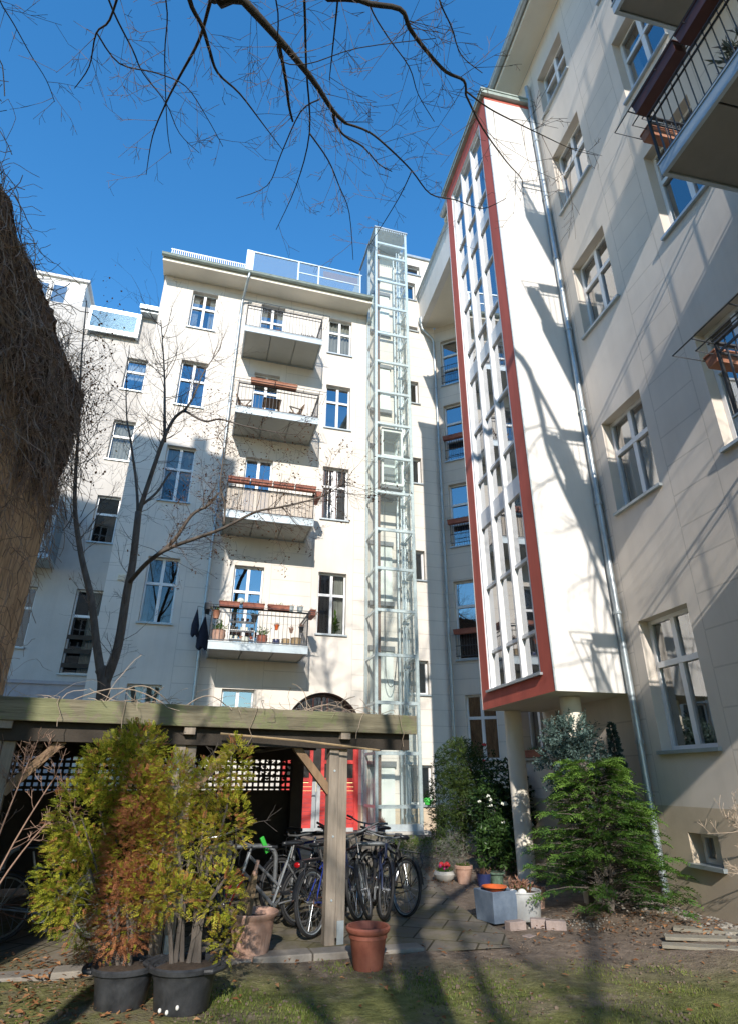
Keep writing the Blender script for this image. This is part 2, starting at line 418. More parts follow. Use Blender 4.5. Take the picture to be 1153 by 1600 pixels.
def window(par, x0, x1, z0, z1, nx=2, tr=.36, y=.15, curtain=0, sill=True, fw=.05, rows=None, room=None, sillmat='zinc', glass='glass'):
    fr = MB(); zt = [z1 - (z1-z0)*q for q in (rows if rows is not None else ([tr] if tr else []))]
    e = .004; X0, X1, Z0, Z1 = x0+e, x1-e, z0+e, z1-e
    fr.box(X0, X0+fw, y, y+.07, Z0, Z1); fr.box(X1-fw, X1, y, y+.07, Z0, Z1)
    fr.box(X0+fw, X1-fw, y+.002, y+.068, Z0, Z0+fw+.015); fr.box(X0+fw, X1-fw, y+.002, y+.068, Z1-fw, Z1)
    for q in zt: fr.box(X0+fw, X1-fw, y-.015, y+.066, q-.042, q+.042)
    cuts = [Z0+fw+.015] + sorted(q for q in zt) + [Z1-fw]
    for i in range(1, nx):
        xm = X0+fw + (X1-X0-2*fw)*i/nx
        for k in range(len(cuts)-1):
            a = cuts[k] + (.042 if k else 0); b = cuts[k+1] - (.042 if k+1 < len(cuts)-1 else 0)
            fr.box(xm-.045, xm+.045, y-.006, y+.064, a, b)
    w = fr.build('window', M['white'], par)
    p = MB(); p.quad((X0+.01,y+.035,Z0+.01), (X1-.01,y+.035,Z0+.01), (X1-.01,y+.035,Z1-.01), (X0+.01,y+.035,Z1-.01)); p.build('pane', M[glass], w)
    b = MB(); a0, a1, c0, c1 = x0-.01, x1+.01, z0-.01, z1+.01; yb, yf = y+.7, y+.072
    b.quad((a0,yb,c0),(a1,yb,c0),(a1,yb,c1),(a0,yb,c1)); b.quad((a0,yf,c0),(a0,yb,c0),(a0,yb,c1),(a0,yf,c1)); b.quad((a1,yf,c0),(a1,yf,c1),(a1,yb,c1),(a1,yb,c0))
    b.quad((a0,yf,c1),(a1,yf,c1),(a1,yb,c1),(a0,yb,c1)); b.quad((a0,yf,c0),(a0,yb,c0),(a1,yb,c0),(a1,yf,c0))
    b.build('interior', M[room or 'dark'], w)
    if curtain:
        c = MB(); n = 22
        spans = {1: [(0,1)], 2: [(0,.3),(.72,1)], 3: [(.0,.48)], 4: [(.52,1)], 5: [(0,1)], 6: [(.62, 1)], 7: [(0,.22)]}[curtain]
        lo = z0 + (z1-z0)*(.45 if curtain == 5 else .02)
        for f0, f1 in spans:
            for k in range(n):
                fa, fb = f0+(f1-f0)*k/n, f0+(f1-f0)*(k+1)/n
                ya, yb_ = y+.15+.03*math.sin(k*1.9), y+.15+.03*math.sin((k+1)*1.9)
                xa, xb = x0+(x1-x0)*fa, x0+(x1-x0)*fb
                c.quad((xa,ya,lo),(xb,yb_,lo),(xb,yb_,z1),(xa,ya,z1))
        c.build('curtain', M['curtain'], w)
    if sill:
        s = MB(); s.box(x0-.05, x1+.05, -.06, y+.01, z0-.035, z0+.012); s.build('sill', M[sillmat], w)
    return w

def railing(mb, pts, z0, h, sp=.11, r=.011, top=.02, mid=True):
    pts = [Vector((p[0], p[1], 0)) for p in pts]
    for i in range(len(pts)-1):
        a, b = pts[i], pts[i+1]; L = (b-a).length; n = max(1, round(L/sp))
        for z, w in ((z0+h, top*2), (z0+.06, top*1.4)) + (((z0+h-.13, top),) if mid else ()):
            mb.bar(a+Vector((0,0,z)), b+Vector((0,0,z)), w, top*1.2)
        for k in range(n+1):
            p = a.lerp(b, k/n); w = r*2.6 if k in (0, n) else r
            mb.bar(p+Vector((0,0,z0-.06)), p+Vector((0,0,z0+h+.01*(k in (0,n)))), w)
    return mb

def balcony(par, x0, x1, dep, zb, th=.2, rail=True, h=.95, under='under', soff_n=3):
    s = MB(); e = .05
    s.box(x0, x1, -dep, -dep+e, zb, zb+th); s.box(x0, x0+e, -dep+e, -.003, zb, zb+th); s.box(x1-e, x1, -dep+e, -.003, zb, zb+th)
    s.box(x0+e, x1-e, -dep+e, -.003, zb+th-.07, zb+th-.015)
    s.box(x0-.012, x1+.012, -dep-.012, -dep+.06, zb+th, zb+th+.025)
    s.box(x0+e, x1-e, -.05, -.004, zb+.002, zb+th-.07)
    b = s.build('balcony', M['slabedge'], par)
    f = MB(); w = (x1-x0-2*e)/soff_n
    for i in range(soff_n):
        f.box(x0+e+i*w+.012, x0+e+(i+1)*w-.012, -dep+e+.015, -.06, zb+.025, zb+.05)
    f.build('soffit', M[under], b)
    if rail:
        r = MB(); railing(r, [(x0+.03,-.05), (x0+.03,-dep+.02), (x1-.03,-dep+.02), (x1-.03,-.05)], zb+th, h, .115)
        r.build('railing', M['darkmetal'], b)
    return b
def box_rails(par, x0, x1, yf, z, reach=.24, ends=True):
    """horizontal rods outside the railing that hold flower boxes"""
    r = MB()
    for d, zz in ((.05, z), (.14, z-.03), (reach, z)):
        xe0, xe1 = x0-d, x1+d
        r.tube([(xe0, yf+.5, zz), (xe0, yf-d, zz), (xe1, yf-d, zz), (xe1, yf+.5, zz)], .009, 5)
    for k in range(6):
        x = x0 + (x1-x0)*k/5
        r.bar((x, yf, z-.02), (x, yf-reach, z-.005), .012)
    return r.build('box_holder', M['darkmetal'], par)

def downpipe(par, pts, r=.05, rings=8, name='downpipe', mat='zinc'):
    p = MB(); p.tube(pts, r, 10)
    a, b = Vector(pts[-2]), Vector(pts[-1])
    o = p.build(name, M[mat], par, smooth='auto')
    for k in range(1, rings):
        q = MB(); c = a.lerp(b, k/rings); q.tube([c-Vector((0,0,.025)), c+Vector((0,0,.025))], r*1.25, 10); q.build('pipe_bracket', M[mat], o)
    return o
def gutter(par, a, b, r=.085, mat='greengutter', name='gutter'):
    a, b = Vector(a), Vector(b); d = (b-a).normalized(); x = Vector((-d.y, d.x, 0))
    g = MB(); n = 8; base = 0
    for p in (a, b):
        for k in range(n+1):
            t = math.pi + math.pi*k/n
            g.v.append(tuple(p + x*(r*math.cos(t)) + Vector((0,0,r*math.sin(t)))))
    for k in range(n): g.face(k, k+1, n+1+k+1, n+1+k)
    g.tube([a+x*r, b+x*r], .014, 5); g.tube([a-x*r, b-x*r], .014, 5)
    g.poly([g.v[k] for k in range(n+1)]); g.poly([g.v[n+1+k] for k in range(n+1)])
    return g.build(name, M[mat], par, smooth='auto')

# ------------------------------------------------------------------ main house (the wall with the balconies)
def main_house():
    H = thing('apartment_house', 'cream five storey house with the stacked balconies and arched red gate, facing the yard', 'apartment house', nM*18, ROT_M)
    L, Mi, Rr, St = (-1.84,-.92), (.72,1.64), (3.38,4.31), (6.35,7.05)
    rows = [(16.68,18.42), (13.3,15.2), (9.68,11.7), (5.77,7.8), (2.2,4.05)]
    ops = []; arch = (2.57, 4.87, 0.0, 4.03)
    for i, (a, b) in enumerate(rows):
        ops.append((*L, a, b)); 
        if i < 4: ops.append((*Rr, a, b))
    mids = [(15.95,18.45), (12.62,15.18), (8.95,11.66), (5.06,7.77), (2.2,4.02)]
    ops += [(*Mi, a, b) for a, b in mids]
    sts = [(15.0,16.05), (11.5,12.58), (7.82,8.9), (4.08,5.14), (.98,2.06)]
    st_ops = [(*St, a, b) for a, b in sts] + [(6.45,7.3,21.75,22.3), (6.4,7.06,20.28,21.27), (6.4,7.1,18.6,18.84)]
    w = MB()
    wall(w, -2.9, 4.95, 0, 18.9, ops + [arch])
    wall(w, 4.95, 7.83, 0, 22.75, st_ops)
    # arch head and its deep reveal
    cx, r, n, dep = 3.72, 1.15, 24, .42; zs = 4.03 - r
    pa = [(cx - r*math.cos(math.pi*k/n), zs + r*math.sin(math.pi*k/n)) for k in range(n+1)]
    for k in range(n):
        (xa, za), (xb, zb) = pa[k], pa[k+1]
        w.quad((xa,0,za), (xb,0,zb), (xb,0,4.03), (xa,0,4.03))
    w.quad((2.57,0.18,0),(2.57,.18,zs),(2.57,dep,zs),(2.57,dep,0)); w.quad((4.87,.18,0),(4.87,dep,0),(4.87,dep,zs),(4.87,.18,zs))
    w.quad((-2.9,0,0), (-2.9,0,18.9), (-2.9,4,18.9), (-2.9,4,0))        # return wall on the left
    w.quad((4.95,0,18.9), (4.95,0,22.75), (4.95,5,22.75), (4.95,5,18.9)) # side of the upper stair block
    w.quad((4.95,0,22.75),(7.83,0,22.75),(7.83,5,22.75),(4.95,5,22.75))
    w.quad((-2.9,0,18.92),(4.95,0,18.92),(4.95,8,18.92),(-2.9,8,18.92))
    w.build('wall', M['main'], H)
    rv = MB()
    for k in range(n):
        (xa, za), (xb, zb) = pa[k], pa[k+1]
        rv.quad((xa,0.001,za), (xa,dep,za), (xb,dep,zb), (xb,.001,zb))
    rv.build('arch_reveal', M['gatedark'], H, smooth=True)
    for i, (a, b) in enumerate(rows):
        window(H, *L, a, b, tr=.40, curtain=[2,0,5,7,1][i], glass='glass' if i < 2 else 'glass_dim')  # third from top: upper curtain behind dim glass stands in for sky reflection
        if i < 4: window(H, *Rr, a, b, tr=.36, curtain=[1,0,0,6][i], glass=['glass_dim','glass','glass','glass_dim'][i])
    for i, (a, b) in enumerate(mids):
        window(H, *Mi, a, b, tr=.30 if i < 4 else .5, curtain=[2,0,0,0,0][i], sill=(i == 4))
    for a, b in sts: window(H, *St, a, b, nx=1, tr=0, fw=.06)
    window(H, 6.45,7.3,21.75,22.3, nx=1, tr=0); window(H, 6.4,7.06,20.28,21.27, nx=1, tr=0); window(H, 6.4,7.1,18.6,18.84, nx=1, tr=0)
    # coping of the upper stair block
    c = MB(); c.box(4.9, 7.9, -.08, .3, 22.75, 22.86); c.build('coping', M['zinc'], H)
    # eaves
    e = MB(); e.box(-2.98, 4.9, -.74, -.002, 18.88, 19.02); e.box(-2.98, 4.9, -.78, -.70, 18.84, 19.1); e.build('eaves', M['soffit'], H)
    gutter(H, (-3.02,-.87,19.06), (4.9,-.87,19.06), .09)
    rf = MB(); rf.box(-3.0, 4.9, -.72, 6, 19.03, 19.2); rf.build('roof', M['roof'], H)
    cb = MB()
    for k in range(38): cb.box(-2.75+k*.073, -2.72+k*.073, -.66, -.65, 19.2, 19.62)
    cb.box(-2.78, -.02, -.667, -.643, 19.56, 19.6); cb.box(-2.78, -.02, -.667, -.643, 19.25, 19.29)
    cb.build('snow_guard', M['white'], H)
    # roof terrace screen
    ts = MB()
    for x in (.2, 1.98, 2.8, 4.52): ts.box(x-.03, x+.03, -.42, -.37, 19.2, 20.62)
    ts.box(.0, 4.6, -.425, -.365, 20.58, 20.63); ts.box(2.0, 4.5, -.41, -.385, 20.03, 20.07)
    ts.box(-.06, .16, -.45, .8, 19.2, 20.62)
    scr = ts.build('terrace_screen', M['galv'], H)
    tg = MB(); tg.quad((.2,-.395,19.3),(4.52,-.395,19.3),(4.52,-.395,20.58),(.2,-.395,20.58)); tg.build('pane', M['terraceglass'], scr)
    # rainwater pipes
    downpipe(H, [(.12,-.86,19.0), (.1,-.83,18.82), (.0,-.12,18.35), (-.03,-.09,18.2), (-.03,-.09,.25)])
    downpipe(H, [(7.22,-.16,18.92), (7.24,-.14,18.7), (7.7,-.12,18.3), (7.76,-.09,18.1), (7.76,-.09,.25)])
    fn = MB(); fn.lathe([(.05,0), (.06,.12), (.12,.22), (.12,.4), (.1,.4)], 12, (7.22,-.16,18.8)); fn.build('rain_hopper', M['zinc'], H, smooth='auto')
    vt = MB(); vt.box(-2.6,-2.4,-.03,-.002,6.96,7.16)
    for k in range(4): vt.box(-2.59,-2.41,-.045,-.03,6.98+k*.045,7.0+k*.045)
    vt.build('wall_vent', M['soffit'], H)
    # gate
    g = MB(); yb = dep
    for x0, x1 in ((2.62,3.52), (3.76,4.82)):
        n_ = 11
        for k in range(n_):
            z0 = .42 + k*.105
            g.box(x0, x1, yb-.05, yb-.012*(1), z0, z0+.099)
        for zz in (1.60, 2.08, 2.55): g.box(x0+.1, x1-.1, yb-.05, yb, zz, zz+.1)
        for xx in (x0, x0+(x1-x0)/2-.04, x1-.1): g.box(xx, xx+.1, yb-.056, yb, 1.57, 2.66)
    g.box(2.57, 4.87, yb-.07, yb, 2.66, 2.82)
    g.box(4.74, 4.868, yb-.10, yb-.05, .36, 2.66)
    gd = g.build('gate', M['gatered'], H)
    p = MB(); p.quad((2.6,yb-.015,1.58),(4.85,yb-.015,1.58),(4.85,yb-.015,2.66),(2.6,yb-.015,2.66)); p.build('pane', M['dark'], gd)
    gs = MB(); gs.box(3.52,3.63,yb-.07,yb,.42,1.6); gs.box(3.65,3.76,yb-.07,yb,.42,1.6); gs.box(2.6,4.74,yb-.075,yb,.3,.42); gs.build('kick_plate', M['gategrey'], gd)
    hd = MB(); hd.tube([(3.60,yb-.07,1.25),(3.60,yb-.12,1.25),(3.5,yb-.12,1.25)], .012, 6); hd.build('handle', M['chrome'], gd)
    fl = MB()
    fl.poly([(x, yb-.02, z) for x, z in pa][::-1] + [])
    fan = fl.build('fanlight', M['glass'], H)
    fb = MB(); 
    fb.quad((2.5,yb+.2,2.6),(4.95,yb+.2,2.6),(4.95,yb+.2,4.2),(2.5,yb+.2,4.2)); fb.build('interior', M['dark'], fan)
    bars = MB()
    for k in range(0, n, 1):
        (xa, za), (xb, zb) = pa[k], pa[k+1]
        bars.bar((cx+(xa-cx)*.95, yb-.04, zs+(za-zs)*.95), (cx+(xb-cx)*.95, yb-.04, zs+(zb-zs)*.95), .1, .05)
    for k in (6, 12, 18):
        bars.bar((cx, yb-.03, zs), (cx+(pa[k][0]-cx)*.95, yb-.03, zs+(pa[k][1]-zs)*.95), .035)
    bars.build('fanlight_frame', M['gatedark'], fan)
    for i, z in enumerate((15.73, 12.40, 8.72, 4.84)):
        b = balcony(H, .17, 2.88, 1.5, z)
        box_rails(b, .2, 2.85, -1.48, z+1.16)
    return H

# ------------------------------------------------------------------ house on the right
def side_house():
    H = thing('side_wing_house', 'greyish beige house wall rising on the right with tall windows and three balconies', 'apartment house', nR*6.1, ROT_R)
    A, B, Cc, D_ = (-8.1,-6.99), (-5.68,-4.59), (-3.4,-2.3), (1.0,2.1)
    rows = [(2.04,3.95), (5.82,7.62), (9.64,11.48), (13.13,14.98), (16.5,18.02)]
    rowsB = [(2.04,3.95), (5.7,7.65), (9.65,11.57), (13.15,14.98), (16.5,18.02)]
    ops = [(*A,a,b) for a,b in rows] + [(*B,a,b) for a,b in rowsB]
    doors = [(5.05,7.6), (8.93,11.5), (12.61,15.0), (15.95,18.1)]
    ops += [(*Cc,a,b) for a,b in doors] + [(*D_,a,b) for a,b in rows]
    ops += [(-12.5,-11.55,2.07,3.95)]
    bw = (-7.88,-7.34,.66,1.03)
    w = MB(); wall(w, -13.36, 7, -.1, 18.95, ops + [bw], dep=.2)
    w.quad((-13.36,0,-.1),(-13.36,0,20.5),(-13.36,3.2,20.5),(-13.36,3.2,-.1))
    w.box(7, 7.3, 0, 4, -.1, 18.95)
    w.quad((-7.88,.2,.66),(-7.88,.2,1.03),(-7.88,.32,1.03),(-7.88,.32,.66))
    w.build('wall', M['side'], H)
    for i, (a, b) in enumerate(rows): window(H, *A, a, b, tr=.36, y=.17, curtain=[6,2,2,1,0][i], fw=.06)
    for i, (a, b) in enumerate(rowsB): window(H, *B, a, b, tr=.36, y=.17, fw=.06, curtain=[0,0,0,7,0][i])
    for a, b in doors: window(H, *Cc, a, b, tr=.3, y=.17, sill=False)
    for a, b in rows: window(H, *D_, a, b, tr=.36, y=.17)
    window(H, -12.5,-11.55,2.07,3.95, y=.17, sillmat='stone', curtain=7)
    window(H, *bw, nx=2, tr=0, y=.19, fw=.05, sillmat='zinc')
    e = MB(); e.box(-13.36, 7, -.62, -.002, 18.97, 19.08); e.box(-13.36, 7, -.66, -.58, 18.92, 19.16); e.build('eaves', M['soffit'], H)
    gutter(H, (-13.3,-.74,19.12), (7,-.74,19.12), .09, 'zinc')
    rf = MB(); n0 = len(rf.v)
    rf.v += [(-13.36,-.6,19.1),(7,-.6,19.1),(7,4.5,22.4),(-13.36,4.5,22.4)]; rf.face(0,1,2,3); rf.build('roof', M['roof'], H)
    downpipe(H, [(-8.47,-.72,19.05),(-8.47,-.6,18.8),(-8.47,-.09,18.3),(-8.47,-.075,18.1),(-8.47,-.075,.2),(-8.47,-.16,.05)][2:5], .055, 9)
    # niche over the yard corner: bulkhead with its soffit, and the corner wall
    bk = MB(); bk.box(-18.9, -13.37, 0, .25, 18.92, 20.42); bk.build('bulkhead', M['tower'], H)
    sf = MB(); sf.box(-18.4, -13.37, .25, 3.2, 18.94, 19.05); sf.build('niche_soffit', M['soffit'], H)
    gutter(H, (-18.9,-.05,20.52), (-12.2,-.05,20.52), .07, 'zinc')
    for z in (12.40, 8.72, 15.73, 4.84):
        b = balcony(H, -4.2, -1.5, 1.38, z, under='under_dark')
        box_rails(b, -4.17, -1.53, -1.36, z+1.16, .3)
    # mast on the roof edge
    a = MB(); a.tube([(-14.6,.3,20.4),(-14.6,.3,22.2)], .025, 6); a.build('mast', M['galv'], H)
    return H
def corner_wall():
    Cn = dM*7.83 + nM*18
    H = thing('corner_wall', 'shaded narrow corner wall with stacked French windows between glass lift and red stair bay', 'house corner', Cn, ROT_D)
    tall = [(.24,.955,15.93,18.17), (.22,.94,12.5,15.0), (.24,.955,9.08,11.52), (.22,.955,5.18,7.83)]
    ops = tall + [(.39,1.36,2.2,4.09)]
    w = MB(); wall(w, 0, 4.2, 0, 18.93, ops, dep=.2); w.build('wall', M['diag'], H)
    for i, o in enumerate(tall):
        window(H, *o, nx=1, rows=[.33,.64], y=.14, fw=.06, curtain=[0,0,0,0][i])
        g = MB(); x0, x1, z0, _ = o
        for z in (z0+.12, z0+.45, z0+.9): g.bar((x0-.02,-.05,z),(x1+.02,-.05,z), .02)
        for k in range(9):
            x = x0 + (x1-x0)*k/8; g.bar((x,-.05,z0+.1),(x,-.05,z0+.9), .012)
        for x in (x0-.01, x1+.01): 
            for z in (z0+.2, z0+.85): g.bar((x,-.06,z),(x,.01,z), .02)
        g.build('window_guard', M['darkmetal'], H)
    window(H, .39,1.36,2.2,4.09, tr=.36, y=.14)
    return H

# ------------------------------------------------------------------ stair bay
def stair_tower():
    T = thing('stair_tower', 'white stair bay with a red frame round its tall glazing, standing on two round columns', 'stair tower', nR*6.1, ROT_R)
    x0, x1, yf, z0, z1 = -11.48, -8.56, -1.307, 2.91, 17.62
    gx0, gx1, gz0, gz1 = -11.1, -8.97, 3.24, 17.15
    f = MB(); wall(f, x0, x1, z0, z1, [(gx0,gx1,gz0,gz1)], y=yf, dep=.16); f.build('red_front', M['red'], T)
    s = MB()
    s.quad((x1,yf+.003,z0),(x1,0,z0),(x1,0,z1-.1),(x1,yf+.003,z1-.1)); s.quad((x0,yf+.003,z0),(x0,yf+.003,z1),(x0,0,z1),(x0,0,z0))
    s.build('side_wall', M['tower'], T)
    rs = MB(); rs.box(x1-.05, x1+.006, yf+.01, -.01, z1-.1, z1); rs.build('red_cornice', M['red'], T)
    ed = MB(); ed.box(x1-.01, x1+.008, yf-.006, yf+.02, z0, z1-.1); ed.box(x0-.008, x0+.02, yf-.006, yf+.02, z0, z1); ed.build('corner_bead', M['galv'], T)
    b = MB(); b.quad((x0,yf,z0),(x1,yf,z0),(x1,0,z0),(x0,0,z0)); b.build('underside', M['soffit'], T)
    c = MB(); c.box(x0-.1, x1+.1, yf-.1, .0, z1+.003, z1+.12); c.box(x0-.12, x1+.12, yf-.12, .0, z1+.12, z1+.17); c.build('roof', M['greengutter'], T)
    rev = MB()
    rev.box(gx0+.001, gx0+.02, yf+.004, yf+.165, gz0+.002, gz1-.002); rev.box(gx1-.02, gx1-.001, yf+.004, yf+.165, gz0+.002, gz1-.002)
    rev.box(gx0+.02, gx1-.02, yf+.006, yf+.165, gz1-.022, gz1-.002)
    for k in range(4):
        x = gx0 + .05 + (gx1-gx0-.1)*k/3
        rev.box(x-.03, x+.03, yf+.02, yf+.165, gz0+.002, gz1-.022)
    fr = rev.build('glazing_frame', M['white'], T)
    for z, h in ((gz0+.03,.06),(3.97,.06),(5.28,.06),(6.78,.36),(7.72,.06),(9.02,.06),(10.64,.36),(11.36,.06),(12.75,.06),(14.13,.36),(14.95,.06),(16.05,.06),(gz1-.06,.07)):
        t = MB()
        for k in range(3):
            xa = gx0+.05+(gx1-gx0-.1)*k/3+.03; xb = gx0+.05+(gx1-gx0-.1)*(k+1)/3-.03
            t.box(xa, xb, yf+.075, yf+.15, z-h/2, z+h/2)
        t.build('transom', M['white'], fr)
    g = MB(); g.quad((gx0+.01,yf+.12,gz0+.01),(gx1-.01,yf+.12,gz0+.01),(gx1-.01,yf+.12,gz1-.01),(gx0+.01,yf+.12,gz1-.01)); g.build('pane', M['towerglass'], fr)
    sl = MB(); sl.box(gx0-.06, gx1+.06, yf-.05, yf+.16, gz0-.035, gz0+.006); sl.build('sill', M['zinc'], fr)
    n = MB(); n.quad((x0+.1,-.02,z0+.1),(x1-.1,-.02,z0+.1),(x1-.1,-.02,z1-.1),(x0+.1,-.02,z1-.1))
    for z in (6.75, 10.6, 14.1): n.box(x0+.1, x1-.1, yf+.3, -.03, z-.12, z+.08)
    for z in (4.8, 8.6, 12.4): 
        for k in range(9): n.box(x0+.5, x1-.4, yf+.3+k*.09, yf+.39+k*.09, z-.2+k*.17, z-.03+k*.17)
    n.build('stairs', M['room'], T)
    for X in (-11.4, -9.2):
        cl = MB(); cl.lathe([(.165,-.1),(.165,2.9)], 24, (X,-.72,0)); cl.build('column', M['soffit'], T, smooth=True)
    return T

# ------------------------------------------------------------------ lift shaft
def lift():
    T = thing('lift_shaft', 'free standing glass and steel lift shaft in front of the cream house', 'lift shaft', nM*18, ROT_M)
    x0, x1, yf, zb, zt = 4.92, 6.27, -1.2, .42, 22.62; p = .085
    f = MB()
    for x in (x0, x1-p):
        f.box(x, x+p, yf, yf+p, zb, zt); f.box(x, x+p, -.11, -.03, zb, zt)
    bars = [21.81,21.09,19.77,18.41,17.11,15.76,14.41,13.06,11.72,10.38,9.03,7.71,6.37,5.02,3.67,2.33,1.0]
    for z in bars:
        f.box(x0+p, x1-p, yf+.004, yf+p-.004, z-.045, z+.045)
        f.box(x0+.006, x0+p-.006, yf+p, -.11, z-.035, z+.035); f.box(x1-p+.006, x1-.006, yf+p, -.11, z-.035, z+.035)
        f.box(x0+p, x0+p+.16, yf+.1, yf+.2, z-.045, z+.03)
    f.box(x0+p, x1-p, yf+.002, yf+p-.002, zb, zb+.16); f.box(x0+.003, x0+p-.003, yf+p, -.11, zb, zb+.15); f.box(x1-p+.003, x1-.003, yf+p, -.11, zb, zb+.15)
    fr = f.build('steel_frame', M['galv'], T)
    cp = MB(); cp.box(x0-.04, x1+.04, yf-.04, 1.2, zt, zt+.06)
    for k in range(16): cp.box(x0+.05+k*.082, x0+.09+k*.082, yf-.02, yf-.005, zt-.1, zt)
    cp.build('roof', M['zinc'], T)
    up = MB(); up.box(x0, x0+.05, .0, 1.2, 19.2, zt); up.box(x1-.05, x1, .0, 1.2, 22.8, zt+.02 if zt+.02 > 22.8 else 22.81); up.build('upper_side_panel', M['terraceglass'], T)
    g = MB()
    zz = [zb+.16] + sorted(bars) + [zt]
    for a, b in zip(zz, zz[1:]):
        g.quad((x0-.012,yf-.012,a+.012),(x1+.012,yf-.012,a+.012),(x1+.012,yf-.012,b-.006),(x0-.012,yf-.012,b-.006))
        g.quad((x0-.012,yf-.006,a+.012),(x0-.012,yf-.006,b-.006),(x0-.012,-.02,b-.006),(x0-.012,-.02,a+.012))
        g.quad((x1+.012,yf-.006,a+.012),(x1+.012,-.02,a+.012),(x1+.012,-.02,b-.006),(x1+.012,yf-.006,b-.006))
    g.build('pane', M['liftglass'], T)
    pl = MB(); pl.box(x0-.12, x1+.15, yf-.14, -.005, -.1, zb); pl.build('plinth', M['stone'], T)
    rl = MB(); rl.box(x0+.13, x0+.21, yf+.12, yf+.2, zb, 21.5); rl.build('guide_rail', M['rust'], T)
    ms = MB()
    for x in (x1-.30, x1-.2): ms.box(x, x+.03, -.7, -.66, zb, 22)
    for x in (x1-.34,): ms.box(x, x+.05, -.4, -.34, zb, 22)
    z = zb+.3
    while z < 22: ms.box(x1-.32, x1-.1, -.72, -.64, z, z+.06); ms.box(x1-.15, x1-.1, -.64, -.1, z, z+.05); z += 1.34
    ms.build('mast', M['galv'], T)
    for h in (2.1, 5.45, 9.0, 12.8, 16.45, 20.2):
        d = MB(); d.box(x0+.16, x1-.42, -.06, -.008, h-2.05, h-.1)
        d.box(x0+.16+.44, x0+.17+.45, -.07, -.06, h-2.05, h-.1)
        dr = d.build('landing_door', M['offwhite'], T)
        l = MB(); l.box(x0+.12, x1-.38, -.12, -.01, h-.1, h+.05); l.box(x0+.12, x1-.38, -.16, -.01, h-2.2, h-2.06); l.build('door_gear', M['greylock'], dr)
    return T
def cabin():
    T = thing('lift_cabin', 'glazed lift cabin stopped partway up inside the glass shaft', 'lift cabin', Wm(0,0,0), ROT_M)
    x0, x1, y0, y1, z0, z1 = 5.2, 5.98, -1.03, -.25, 10.75, 12.95
    f = MB()
    for x in (x0, x1-.07):
        for y in (y0, y1-.07): f.box(x, x+.07, y, y+.07, z0, z1)
    for z in (z0, z0+1.08, z1-.09):
        for y in (y0+.003, y1-.067): f.box(x0+.07, x1-.07, y, y+.064, z, z+.09)
        for x in (x0+.003, x1-.067): f.box(x, x+.064, y0+.07, y1-.07, z, z+.09)
    f.build('frame', M['offwhite'], T)
    g = MB(); g.quad((x0+.03,y0+.03,z0),(x1-.03,y0+.03,z0),(x1-.03,y0+.03,z1),(x0+.03,y0+.03,z1)); g.build('pane', M['liftglass'], T)
    fl = MB(); fl.box(x0+.02, x1-.02, y0+.02, y1-.02, z0-.12, z0-.003); fl.box(x0+.02, x1-.02, y0+.02, y1-.02, z1+.003, z1+.06); fl.build('floor', M['greylock'], T)
    bk = MB(); bk.box(x0+.08, x1-.08, y1-.05, y1-.02, z0+.1, z1-.1); bk.build('back_panel', M['greylock'], T)
    return T
def cable():
    c = MB()
    pts = []
    for k in range(14):
        t = math.pi*k/13; pts.append((5.62-.16*math.cos(t)*1, -.5, 4.75-.55*math.sin(t)))
    c.tube([(5.46,-.5,10.6)] + pts + [(5.9,-.5,5.6)], .012, 5)
    o = c.build('lift_cable', M['darkmetal'], None); o.location = nM*18; o.rotation_euler = (0,0,ROT_M)
    tag(o, 'thin dark travelling cable hanging in a loop inside the glass shaft', 'cable')

